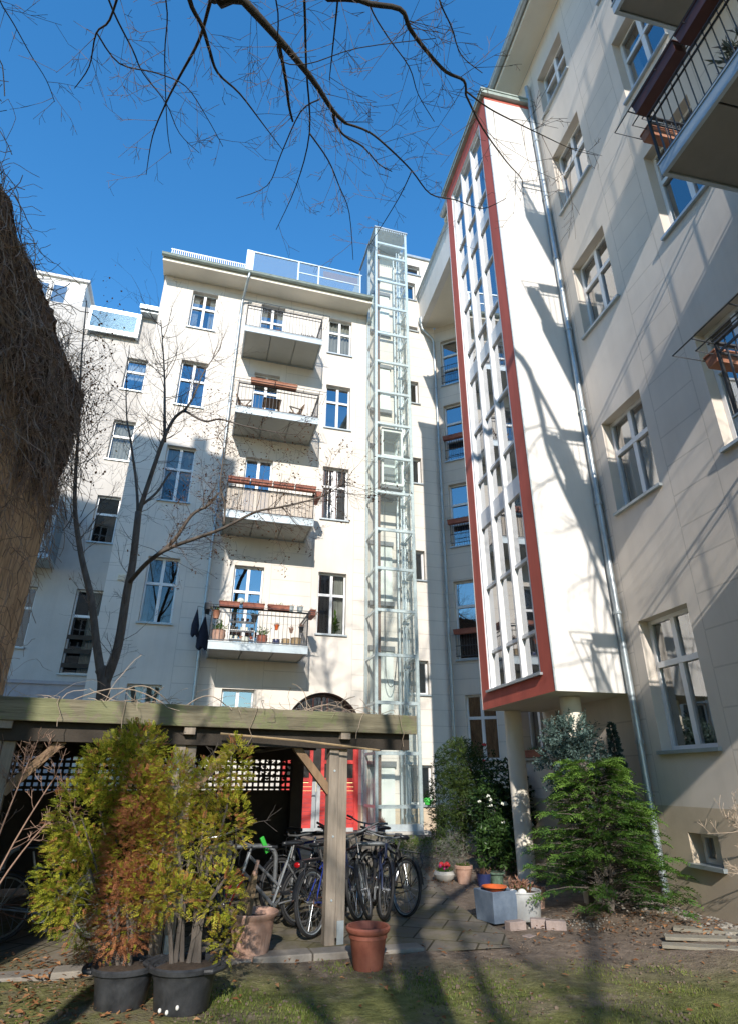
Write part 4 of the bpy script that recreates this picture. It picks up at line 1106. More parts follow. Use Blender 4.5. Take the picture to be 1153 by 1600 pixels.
def bikes():
    bicycle('silver and red bicycle in front with the lime clip on its handlebar', (-1.62,8.02), (-.80,8.62), 'bsilver', 'bsilver', steer=R(18), lean=R(-4), lock=True, step=True, fork='bred')
    bicycle('black bicycle with a front basket and bright swept handlebar, beside the yellow thuja', (-1.62,7.95), (-2.05,8.9), 'bblack', steer=R(-15), lean=R(5), basket=True, drop=True, step=True, riser=.08)
    bicycle('blue bicycle seen from behind, red light on its rear rack, by the timber post', (-.12,8.98), (-.60,8.10), 'bnavy', 'bblue', steer=R(12), lean=R(-6), rack=True, light=True, whitewall=True)
    bicycle('bright blue framed bicycle standing at the rear near the red gate', (-.45,10.35), (-1.3,10.85), 'bblue', steer=R(35), lean=R(3), riser=.03)
    bicycle('black bicycle half hidden right behind the timber post', (.02,9.05), (-.42,10.0), 'bblack', steer=R(-35), lean=R(4), riser=.05)
    bicycle('dark bicycle seen nearly head on between the post and the black racked bicycle', (.20,9.02), (.10,10.0), 'bnavy', steer=R(8), lean=R(-5))
    bicycle('black bicycle at the right end with the empty rear rack beside the open path', (-.05,10.05), (.46,9.22), 'bblack', 'bblack', steer=R(-10), lean=R(7), rack=True, whitewall=True)
    bicycle('black bicycle with raised handlebar deepest in the cluster before the lift', (-.2,10.35), (.3,11.1), 'bblack', steer=R(20), lean=R(-3), riser=.10)
    bicycle('old grey bicycle under the left end of the shelter behind the leaning green thuja', (-3.05,7.95), (-4.0,7.75), 'greylock', steer=R(5), lean=R(3))
    bicycle('dark green grey bicycle in the gloom behind the silver and red one', (-1.15,9.2), (-.72,10.1), 'bblack', steer=R(-20), lean=R(-4), rack=True)
    bike_stand('grey tubular stand arching behind the black front basket', (-1.95,8.75), (-1.2,9.0))
    bike_stand('dark tubular stand arch near the red gate by the blue frame', (-1.1,10.2), (-.3,10.4), .9)
    bike_stand('grey tubular stand just right of the timber post', (-.25,9.6), (.35,9.7), .82)
    bike_stand('grey tubular stand at the far left below the shelter', (-4.25,8.0), (-3.7,8.3), .9)
# ------------------------------------------------------------------ trees
def twig(mb, p, d, L, r, depth, rg, up=.0, wig=.25, kids=(3,5), leaf=None, bend=0):
    """a branch with its side shoots"""
    n = max(3, int(L/.16)) if L < 1.2 else 7
    n = min(n, 8); pts = [p.copy()]; ds = []
    for k in range(n):
        d = (d + Vector((rg.uniform(-wig,wig), rg.uniform(-wig,wig), rg.uniform(-wig,wig)+up))).normalized()
        p = p + d*(L/n); pts.append(p.copy()); ds.append(d.copy())
    rs = [max(.0022, r*(1-.75*k/n)) for k in range(n+1)]
    mb.tube(pts, rs, 5 if r > .012 else 3, cap=False)
    if leaf and depth <= 1 and rg.random() < leaf[1]: leaf[0].append(pts[-1])
    if depth <= 0: return
    for k in range(rg.randint(*kids)):
        t = rg.uniform(.25, 1); i = min(n-1, int(t*n)); q = pts[i].lerp(pts[i+1], t*n-i)
        ax = ds[i].orthogonal().normalized(); ax.rotate(Matrix.Rotation(rg.uniform(0,6.28),3,ds[i]))
        nd = (ds[i]*rg.uniform(.5,.9) + ax*rg.uniform(.5,.9)).normalized()
        twig(mb, q, nd, L*rg.uniform(.35,.6), rs[i]*.55, depth-1, rg, up, wig, kids, leaf)
def limb(mb, pts, r0, r1, n=8):
    """a traced limb, smoothed"""
    P = [Vector(p) for p in pts]; out = []
    for i in range(len(P)-1):
        a, b, c, d = P[max(i-1,0)], P[i], P[i+1], P[min(i+2,len(P)-1)]
        for k in range(4):
            t = k/4; out.append(.5*((2*b)+(c-a)*t+(2*a-5*b+4*c-d)*t*t+(3*b-a-3*c+d)*t**3))
    out.append(P[-1]); m = len(out)-1
    mb.tube(out, [r0+(r1-r0)*k/m for k in range(m+1)], n, cap=True)
    return out
def sprout(mb, line, rg, n, L, r, depth, up=.05, f0=0.0, leaf=None, wig=.25, kids=(2,4)):
    m = len(line)-1
    for k in range(n):
        t = f0+(1-f0)*rg.random(); i = min(m-1, int(t*m)); q = line[i].lerp(line[i+1], t*m-i); d0 = (line[i+1]-line[i]).normalized()
        ax = d0.orthogonal().normalized(); ax.rotate(Matrix.Rotation(rg.uniform(0,6.28),3,d0))
        twig(mb, q, (d0*rg.uniform(.3,.9)+ax).normalized(), L*rg.uniform(.5,1.2), r, depth, rg, up, wig, kids, leaf)

def yard_tree():
    rg = random.Random(31); Y = 12.0
    base = Vector((-5.13, Y, 0))
    T = thing('bare_tree', 'bare forked tree behind the shelter, two dark stems spreading in a V', 'tree', base)
    q = lambda x, y, dy=0: at_y(x, y, Y+dy)-base
    t = MB(); ends = []
    f = q(163,1075)
    limb(t, [(0,0,-.1), (.0,0,1.5), f, q(158,1045)], .14, .115, 10)
    A = limb(t, [q(161,1068), q(152,1010,.05), q(143,935,.1), q(128,870,.2), q(118,800,.2), q(119,740,.25), q(124,660,.3), q(128,560,.35), q(136,470,.4)], .092, .014)
    B = limb(t, [q(165,1068), q(185,1010), q(199,925), q(208,880), q(217,800)], .10, .075)
    b1 = limb(t, [q(216,805), q(236,745,-.1), q(255,690,-.2), q(272,655,-.2), q(290,640,-.3)], .058, .03)
    b2 = limb(t, [q(216,805), q(214,760,.1), q(205,690,.2), q(199,655,.3), q(198,600,.4), q(203,540,.4)], .036, .008)
    b3 = limb(t, [q(258,690,-.2), q(258,640,-.1), q(258,600), q(256,555), q(252,500)], .04, .01)
    b4 = limb(t, [q(201,912), q(230,880,-.5), q(262,858,-.9), q(310,840,-1.2), q(350,825,-1.5), q(400,800,-1.7), q(440,792,-1.9), q(500,777,-2.0), q(540,755,-2.0)], .05, .007)
    b5 = limb(t, [q(240,872,-.6), q(272,845,-.8), q(300,805,-.9), q(325,790,-1), q(342,770,-1.1)], .045, .018)
    b6 = limb(t, [q(290,642,-.3), q(320,658,-.5), q(345,655,-.7), q(380,665,-.9), q(430,675,-1.0), q(470,680,-1)], .03, .006)
    b7 = limb(t, [q(290,640,-.3), q(303,620,-.3), q(320,580,-.2), q(345,545)], .03, .008)
    b8 = limb(t, [q(221,790), q(245,770,.2), q(262,745,.3), q(268,738,.3)], .032, .018)
    b9 = limb(t, [q(350,820,-1.5), q(352,790,-1.5), q(345,755,-1.6), q(350,700,-1.6), q(340,680,-1.7)], .025, .006)
    t.build('trunk', M['bark'], T, smooth=True)
    w = MB(); lv = []
    L = (lv, .35)
    sprout(w, A, rg, 30, 1.1, .010, 2, .08, .2); sprout(w, b1, rg, 26, 1.1, .011, 2, .14); sprout(w, b2, rg, 22, 1.1, .009, 2, .14, .2)
    sprout(w, b3, rg, 30, 1.4, .011, 2, .2); sprout(w, b7, rg, 22, 1.2, .009, 2, .16); sprout(w, b5, rg, 12, .8, .008, 2, .06, .3, L)
    sprout(w, b4, rg, 54, .95, .008, 2, .05, .2, L); sprout(w, b6, rg, 24, .8, .006, 2, .0, .15, L); sprout(w, b9, rg, 22, .8, .007, 2, .06, 0, L); sprout(w, B, rg, 9, 1.0, .009, 2)
    w.build('twigs', M['twig'], T)
    s = MB()
    for p in lv:
        for k in range(rg.randint(2,5)):
            c = p + Vector((rg.gauss(0,.05), rg.gauss(0,.05), rg.gauss(-.04,.05))); a = rg.uniform(0,6.28); e = rg.uniform(.015,.035); s.cur = rg.random()*.7+.05
            d = Vector((math.cos(a), math.sin(a), rg.uniform(-.8,.4)))*e; f = Vector((-math.sin(a), math.cos(a), rg.uniform(-.6,.2)))*e*.5
            s.quad(c-d, c+f, c+d, c-f)
    s.build('seed_clusters', M['deadleaf'], T)
    # ivy leaves climbing up near the firewall end
    v = MB()
    vs = MB()
    for k in range(46):
        a = at_y(rg.uniform(70,150), rg.uniform(560,840), 12.3); d = Vector((rg.uniform(-.2,.35), rg.uniform(-.2,.2), 1)).normalized(); twig(vs, a, d, rg.uniform(1.0,2.1), .012, 2, rg, .02, .3, (2,4))
    for k in range(2000):
        c = at_y(rg.gauss(125,26), rg.gauss(560,85), 12.3+rg.gauss(0,.3)); e = rg.uniform(.018,.045); v.cur = rg.random()*.6+.01
        if c.x < -7.2: continue
        a = Vector((rg.gauss(0,1), rg.gauss(0,1), rg.gauss(0,1))).normalized(); b = a.orthogonal().normalized(); v.quad(c-a*e, c+b*e*.7, c+a*e, c-b*e*.7)
    vo = vs.build('ivy_vine', M['bark_dark']); v.build('leaves', M['deadleaf'], vo)
    tag(vo, 'tangle of withered brown vines by the end of the brown wall, before the white attic', 'climbing plant')

def overhead_tree():
    rg = random.Random(17); base = Vector((.78,-1.7,0))
    T = thing('overhanging_tree', 'old bare tree behind the viewer whose dark limbs hang into the blue sky', 'tree', base)
    Z = 8.6
    def q(x, y, z=Z): return at_z(x, y, z) - base
    t = MB(); top = Vector((.1,.2,5.2))
    limb(t, [(0,0,-.1),(.02,.03,1.5),(.0,.1,3.4),top], .2, .17, 12)
    A = limb(t, [top, (-.4,1.6,7.2), q(340,-40), q(380,0), q(442,68), q(489,125), q(520,172), q(541,193)], .060, .018)
    A1 = limb(t, [q(541,193), q(576,206), q(610,234), q(643,267), q(672,303), q(710,312), q(752,326), q(790,310)], .014, .004)
    A2 = limb(t, [q(521,178), q(525,195), q(540,213), q(567,229), q(591,256), q(612,268)], .018, .005)
    Bq = limb(t, [q(436,66), q(447,125), q(452,165), q(458,190)], .02, .012)
    Cq = limb(t, [top, (.35,1.7,7.0), q(500,-60,8.2), q(562,0,8.2), q(624,14,8.2), q(640,45,8.2), q(667,81,8.2), q(696,112,8.2), q(724,126,8.2), q(727,148,8.2)], .030, .012)
    C1 = limb(t, [q(727,148,8.2), q(753,200,8.2), q(791,253,8.2), q(815,281,8.2), q(812,300,8.2)], .011, .003)
    C2 = limb(t, [q(728,143,8.2), q(763,169,8.2), q(805,191,8.2), q(844,210,8.2), q(896,234,8.2), q(934,243,8.2)], .010, .0025)
    lines = []
    for pts, r in (([(297,-60),(297,0),(317,42),(328,78),(341,114),(375,146),(411,193),(442,234)], .028),
                   ([(350,-60),(330,0),(312,62),(281,120),(260,161),(239,213),(229,273)], .022),
                   ([(150,-60),(177,16),(208,78),(224,114),(260,161),(281,208),(312,239)], .012),
                   ([(195,-40),(172,31),(151,52),(140,104),(117,138)], .012), ([(151,50),(187,99),(245,114),(291,135),(323,182),(349,229)], .010),
                   ([(-10,-40),(0,0),(23,39),(49,86),(73,125),(86,159)], .008), ([(470,-40),(476,0),(479,104),(484,208),(463,291),(432,359)], .016),
                   ([(484,208),(513,250),(530,290),(546,333),(552,406)], .010), ([(530,-40),(528,0),(520,78),(515,125)], .012),
                   ([(680,-50),(686,0),(705,43),(720,86),(753,114)], .009), ([(570,-50),(577,7),(605,57),(639,105),(653,148),(678,190)], .009),
                   ([(420,-50),(435,20),(437,90),(480,100),(560,75),(680,60)], .008), ([(250,-50),(262,20),(258,90),(262,200),(268,240)], .008),
                   ([(643,267),(625,305),(598,350),(575,385)], .007), ([(500,155),(470,175),(440,240),(418,290),(370,310)], .010)):
        z = Z + rg.uniform(-.6,.5); ln = limb(t, [q(x,y,z) for x, y in pts], r, .004, 6); lines.append(ln)
    # limbs out of view on the right that throw the branch shadows on the stair bay
    sh = [Vector(p)-base for p in ((2.2,1.3,14.2),(3.3,1.9,13.2),(3.55,1.93,12.06),(3.6,1.94,11.22),(3.78,1.98,10.45),(4.05,2.04,9.6),(4.24,2.08,8.57),(4.39,2.11,7.6))]
    D0 = limb(t, [top, (1.2,.9,9.0), (1.0,2.0,12.6), sh[0]], .16, .09); D1 = limb(t, sh, .085, .03)
    D2 = limb(t, [sh[1], (3.3,3.2,11.4), (3.5,3.4,9.8), (3.3,3.5,8.5)], .06, .02)
    D3 = limb(t, [top, (1.6,.4,7.0), (2.7,1.0,7.6), (3.6,1.9,7.0), (4.3,2.4,6.6)], .10, .02)
    D4 = limb(t, [top, (.8,-.4,8.5), (-.2,.6,12.5), (.6,1.2,16), (1.0,1.4,18)], .16, .03)
    D5 = limb(t, [(.3,.0,10.5), (-.9,.9,13.2), (-1.4,1.4,15.0), (-1.2,1.8,16.5)], .07, .02)
    D6 = limb(t, [(.0,.3,11.5), (.6,1.0,13.5), (1.5,1.6,15.2)], .06, .02)
    t.build('trunk', M['bark_dark'], T, smooth=True)
    w = MB()
    for ln, n, f in ((A,20,.35),(A1,10,.1),(A2,8,.1),(Cq,16,.3),(C1,9,.1),(C2,9,.1),(Bq,5,.2)): sprout(w, ln, rg, n, .62, .004, 2, 0, f, None, .09, (1,3))
    for ln in lines: sprout(w, ln, rg, 8, .5, .0034, 2, 0, .1, None, .09, (1,3))
    for ln, n in ((D0,10),(D1,18),(D2,12),(D3,14),(D4,40),(D5,40),(D6,36)): sprout(w, ln, rg, n, 1.3, .02, 2, .02, .3, None, .2)
    w.build('twigs', M['twig'], T)
    # second trunk, behind the viewer to the left
    b2 = Vector((-1.98,-1.2,0)); T2 = thing('slim_tree', 'slim bare tree behind the viewer whose trunk shades the left thuja', 'tree', b2)
    t2 = MB(); l1 = limb(t2, [(0,0,-.1),(.02,0,2),(-.03,.05,4.5),(.1,0,7),(.0,.1,10)], .165, .07, 10); t2.build('trunk', M['bark_dark'], T2, smooth=True)
    w2 = MB(); sprout(w2, l1, rg, 22, 1.6, .03, 2, .1, .5); w2.build('twigs', M['bark_dark'], T2)

def far_tree():  # unseen tree, added to soften and dapple the foreground shadow
    rg = random.Random(41); T = thing('added_shadow_tree', 'large unseen bare tree added behind the viewer to soften shadow on the front lawn', 'tree', (1.22,-9.5,0))
    t = MB(); l0 = limb(t, [(0,0,-.1),(-.05,0,2.2),(.02,.1,4.6),(.0,.2,6.4)], .36, .22, 12); ls = []
    for e in ((-2.4,.8,9.6),(-.9,1.4,11.4),(1.0,.8,11.8),(2.8,.4,10.0),(.1,-1.4,11.5)):
        ls.append(limb(t, [l0[-3]-Vector((0,0,.2)), Vector((e[0]*.35,e[1]*.35,7.6)), Vector(e)], .12, .02))
    t.build('trunk', M['bark_dark'], T, smooth=True); w = MB()
    for ln in ls: sprout(w, ln, rg, 22, 1.9, .026, 2, .03, .25, None, .2)
    w.build('twigs', M['bark_dark'], T)

# ------------------------------------------------------------------ foliage
def spray(mb, p, d, L, rg, droop=.25, n=7, w=.16):
    """one flat fan of scale-leaf shoots"""
    d = d.normalized(); s = d.cross(Vector((0,0,1))); s = s.normalized() if s.length > .05 else Vector((1,0,0))
    s.rotate(Matrix.Rotation(rg.uniform(-.9,.9), 3, d)); nrm = s.cross(d)
    tip = p + d*L + Vector((0,0,-droop*L)); t0 = mb.cur
    prev = p
    for k in range(n):
        f = (k+1)/n; c = p.lerp(tip, f) + Vector((0,0,droop*L*.4*math.sin(math.pi*f)))
        for sg in (-1, 1):
            l = L*w*2.2*(1-.45*f)*rg.uniform(.7,1.2)
            e = c + (s*sg*.8 + d*.75)*l + nrm*rg.uniform(-.2,.2)*l + Vector((0,0,-droop*l*.6)); b = (e-c).cross(nrm).normalized()*l*.24
            mb.cur = min(1, max(.01, t0+rg.uniform(-.07,.07)+.1*f)); m = c.lerp(e,.55); mb.poly([c, m-b, e, m+b])
    mb.cur = t0
def leafq(mb, c, d, L, w, rg):
    d = d.normalized(); s = d.orthogonal().normalized(); s.rotate(Matrix.Rotation(rg.uniform(0,6.28),3,d)); up = s.cross(d)
    m = c + d*L*.5 + up*L*.08; t = c + d*L
    mb.poly([c, m+s*w, t, m-s*w])
def inblob(rg, c, r, shell=.55):
    while True:
        v = Vector((rg.uniform(-1,1), rg.uniform(-1,1), rg.uniform(-1,1)))
        if shell <= v.length <= 1: break
    return Vector(c) + Vector((v.x*r[0], v.y*r[1], v.z*r[2])), Vector((v.x/r[0], v.y/r[1], v.z/r[2])).normalized()

def tub(label, loc, s=1.0, rot=0, marks=False):
    T = thing('plastic_tub', label, 'plant tub', loc, rot, 'black plastic tubs', s)
    m = MB(); m.lathe([(.20,0),(.21,.01),(.235,.20),(.262,.265),(.285,.27),(.29,.30),(.275,.312),(.255,.30),(.245,.25)], 36); m.build('body', M['black_plastic'], T, smooth='auto')
    for a in (0, math.pi):
        h = MB(); h.tube([(math.cos(a+k)*.285, math.sin(a+k)*.285, .285+.0*abs(k)) if abs(k) > .3 else (math.cos(a+k)*.335, math.sin(a+k)*.335, .29) for k in (-.42,-.3,-.2,0,.2,.3,.42)], .02, 8); h.build('handle', M['black_plastic'], T, smooth='auto')
    d = MB(); d.lathe([(.001,.30),(.12,.295),(.2,.28),(.256,.262)], 24); d.build('soil', M['soil'], T, smooth=True)
    if marks:
        for a in (-1.75,-1.45,-1.1): 
            k = MB(); c = Vector((math.cos(a)*.222, math.sin(a)*.222, .055+.02*math.sin(a*5))); k.ball(c, .014, 8, 5, 1.2); k.build('paint_blot', M['pebble'], T, smooth=True)
    return T
def thujas():
    rg = random.Random(4)
    # left: leans to the left, brown on its right flank
    b = Vector((-1.96,5.9,0)); tub('black tub holding the leaning half brown thuja', b, .92, .3)
    T = thing('thuja', 'tall potted thuja leaning left, yellow green with a large dead brown side', 'shrub', b + Vector((0,0,.27)))
    st = MB(); stems = []
    for k in range(9):
        a = rg.uniform(0,6.28); e = Vector((rg.uniform(-.85,.15), rg.uniform(-.1,.5), rg.uniform(1.0,1.6)))
        stems.append(limb(st, [(.05*math.cos(a),.05*math.sin(a),-.02), e*.35+Vector((rg.uniform(-.05,.05),0,.05)), e*.7, e], .016, .005, 5))
    st.build('stems', M['bark'], T)
    f = MB()
    G = [((-.62,.15,1.45),(.45,.38,.34),260),((-.42,.12,1.62),(.34,.3,.26),150),((-.85,.15,1.05),(.42,.4,.42),230),((-.98,.22,.62),(.36,.34,.40),180),((-.72,.1,.5),(.3,.3,.42),110),((-.35,.1,1.1),(.35,.32,.55),170),((-1.1,.3,.36),(.22,.2,.22),50)]
    Bn = [((-.20,-.02,1.22),(.21,.24,.34),150),((-.22,-.05,.85),(.27,.26,.40),250),((-.18,-.05,.42),(.30,.27,.36),260),((-.05,-.04,.75),(.18,.22,.5),130),((-.38,.0,.20),(.2,.2,.2),50)]
    for blobs, brown in ((G,0),(Bn,1)):
        for c, r, n in blobs:
            c = (c[0]+.15, c[1], c[2]) if brown else (c[0]*.84+.14, c[1], c[2]); r = (r[0]*(.95 if brown else .78), r[1]*.9, r[2]*.96)
            for k in range(int(n*5)):
                p, nn = inblob(rg, c, r, .55); d = (nn + Vector((rg.uniform(-.6,.6), rg.uniform(-.6,.6)-.2, rg.uniform(.0,.8)))).normalized()
                x = rg.random()
                if brown: f.cur = .82+.2*rg.random() if x < .82 else .42
                else: f.cur = (.20+.34*rg.random()) if x < .78 else (.78+.1*rg.random() if x < .9 else .12)
                spray(f, p, d, rg.uniform(.045,.09)*(.85 if brown else 1), rg, .18, 6, .15)
    f.build('foliage', M['thuja'], T)
    # right
    b = Vector((-1.46,5.86,0)); tub('black tub with white paint blots holding the open yellow thuja', b, 1.0, -.35, True)
    T = thing('thuja', 'potted thuja with several bare stems and sparse golden green sprays', 'shrub', b + Vector((0,0,.28)))
    st = MB()
    for k, (x, y, z) in enumerate(((-.25,.05,1.5),(-.1,.1,1.2),(.05,0,1.3),(.2,.05,1.6),(.3,.05,1.0),(-.3,-.02,.9),(.12,.1,1.45))):
        limb(st, [(x*.35,y*.3,-.02), (x*.5+rg.uniform(-.05,.05),y*.6,z*.35), (x*.9+rg.uniform(-.05,.05),y,z*.7), (x,y,z)], .021, .005, 6)
        ln = [Vector((x*.4,y*.4,.25)), Vector((x,y,z))]
        sprout(st, ln, rg, 7, .3, .006, 1, .05)
    st.build('stems', M['bark'], T)
    f = MB()
    for c, r, n in (((-.30,.02,1.36),(.20,.2,.24),95),((-.32,0,.95),(.17,.18,.3),80),((-.2,.02,1.15),(.2,.2,.3),80),((.02,.03,1.30),(.24,.2,.25),100),((.26,.0,1.50),(.14,.15,.22),70),((.20,0,1.05),(.24,.2,.26),105),((-.30,-.06,.52),(.2,.2,.20),80),((.05,-.02,.88),(.2,.2,.22),60),((.22,-.03,.52),(.20,.2,.22),75),((-.08,-.1,.5),(.2,.15,.14),45),((.3,0,.2),(.1,.12,.18),28)):
        for k in range(int(n*4.4)):
            p, nn = inblob(rg, c, r, .35); d = (nn + Vector((rg.uniform(-.5,.5), rg.uniform(-.6,.2), rg.uniform(.1,.9)))).normalized(); x = rg.random()
            f.cur = (.26+.34*rg.random()) if x < .86 else (.72+.1*rg.random()); spray(f, p, d, rg.uniform(.045,.095), rg, .18, 6, .15)
    f.build('foliage', M['thuja'], T)

def conifers():
    rg = random.Random(8)
    b = Vector((3.26,9.35,gz(3.26,9.35)))
    T = thing('conifer', 'broad bright green false cypress bush with drooping fan sprays beside the right downpipe', 'shrub', b)
    st = MB()
    for k in range(5): limb(st, [(0,0,0),(rg.uniform(-.2,.2),rg.uniform(-.1,.2),.6),(rg.uniform(-.4,.4),rg.uniform(-.2,.2),1.5)], .035, .01, 6)
    f = MB()
    for k in range(350):
        h = rg.random()**.9; z = .12+2.2*h; R_ = (.80*(1-h)**.55+.14)*rg.uniform(.5,1.2)
        a = rg.uniform(0,6.28); d = Vector((math.cos(a), math.sin(a), rg.uniform(.05,.35)))
        if d.x*nR.x+d.y*nR.y > .5: R_ *= .8
        p0 = Vector((.10*math.cos(a), .10*math.sin(a), z*.8)); tipz = z + .12*R_
        L = R_; n = max(4, int(L/.075))
        st.tube([p0, p0+d*L*.6, p0+d*L*.95+Vector((0,0,-.05))], [.010,.006,.003], 3, cap=False)
        for q in range(1, n+1):
            t = q/n
            if t < .22: continue
            c = p0 + d*L*t + Vector((0,0,-.10*t*t*L)); sd = Vector((-d.y, d.x, 0))
            for sg in (-1,1):
                f.cur = max(.02, min(1, .18+.68*t*(.45+.55*h)+rg.gauss(0,.14))); spray(f, c, (d*.8+sd*sg*rg.uniform(.4,.9)+Vector((0,0,rg.uniform(-.15,.25)))), rg.uniform(.10,.19), rg, .35, 5, .17)  # light tips; inner sprays tinted darker, interior shade put into the colour
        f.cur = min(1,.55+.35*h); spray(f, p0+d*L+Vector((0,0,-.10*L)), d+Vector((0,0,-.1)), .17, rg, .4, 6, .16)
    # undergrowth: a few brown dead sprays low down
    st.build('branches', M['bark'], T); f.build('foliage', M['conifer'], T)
    b = Vector((3.2,9.95,gz(3.2,9.95)))
    T = thing('conifer', 'blue grey juniper behind the bright green conifer, before the round column', 'shrub', b)
    st = MB(); f = MB()
    limb(st, [(0,0,0),(.05,0,1.2),(0,0,2.2)], .05, .012, 6)
    for c, r, n in (((-.1,0,2.2),(.28,.3,.26),170),((.12,.05,2.28),(.22,.25,.25),110),((-.15,-.02,1.85),(.36,.33,.3),150),((.2,0,1.9),(.3,.3,.3),110),((0,0,1.4),(.4,.35,.4),100)):
        for k in range(n):
            p, nn = inblob(rg, c, r, .55); d = (nn+Vector((rg.uniform(-.4,.4),rg.uniform(-.4,.4),rg.uniform(0,.6)))).normalized(); f.cur = rg.random()*.9+.05
            for q in range(16): leafq(f, p+d*.010*q, d*.5+Vector((rg.gauss(0,.7),rg.gauss(0,.7),rg.gauss(0,.7))), rg.uniform(.035,.065), .011, rg)
    st.build('trunk', M['bark'], T); f.build('foliage', M['bluefir'], T)
    b = Vector((3.78,9.75,gz(3.78,9.75)))
    T = thing('conifer', 'slim dark dwarf spruce tip between the blue juniper and the house wall', 'shrub', b)
    st = MB(); f = MB(); limb(st, [(0,0,0),(0,0,2.2)], .04, .008, 5)
    for k in range(420):
        z = rg.uniform(.8,2.38); rr = .24*(1-(z-.8)/1.62)+.015; a = rg.uniform(0,6.28); p = Vector((rr*math.cos(a)*rg.random()**.4, rr*math.sin(a)*rg.random()**.4, z)); f.cur = rg.random()*.35+.02
        for q in range(14): leafq(f, p, Vector((math.cos(a)+rg.gauss(0,.5), math.sin(a)+rg.gauss(0,.5), .3+rg.gauss(0,.5))), rg.uniform(.04,.07), .010, rg)
    st.build('trunk', M['bark'], T); f.build('foliage', M['bluefir'], T)

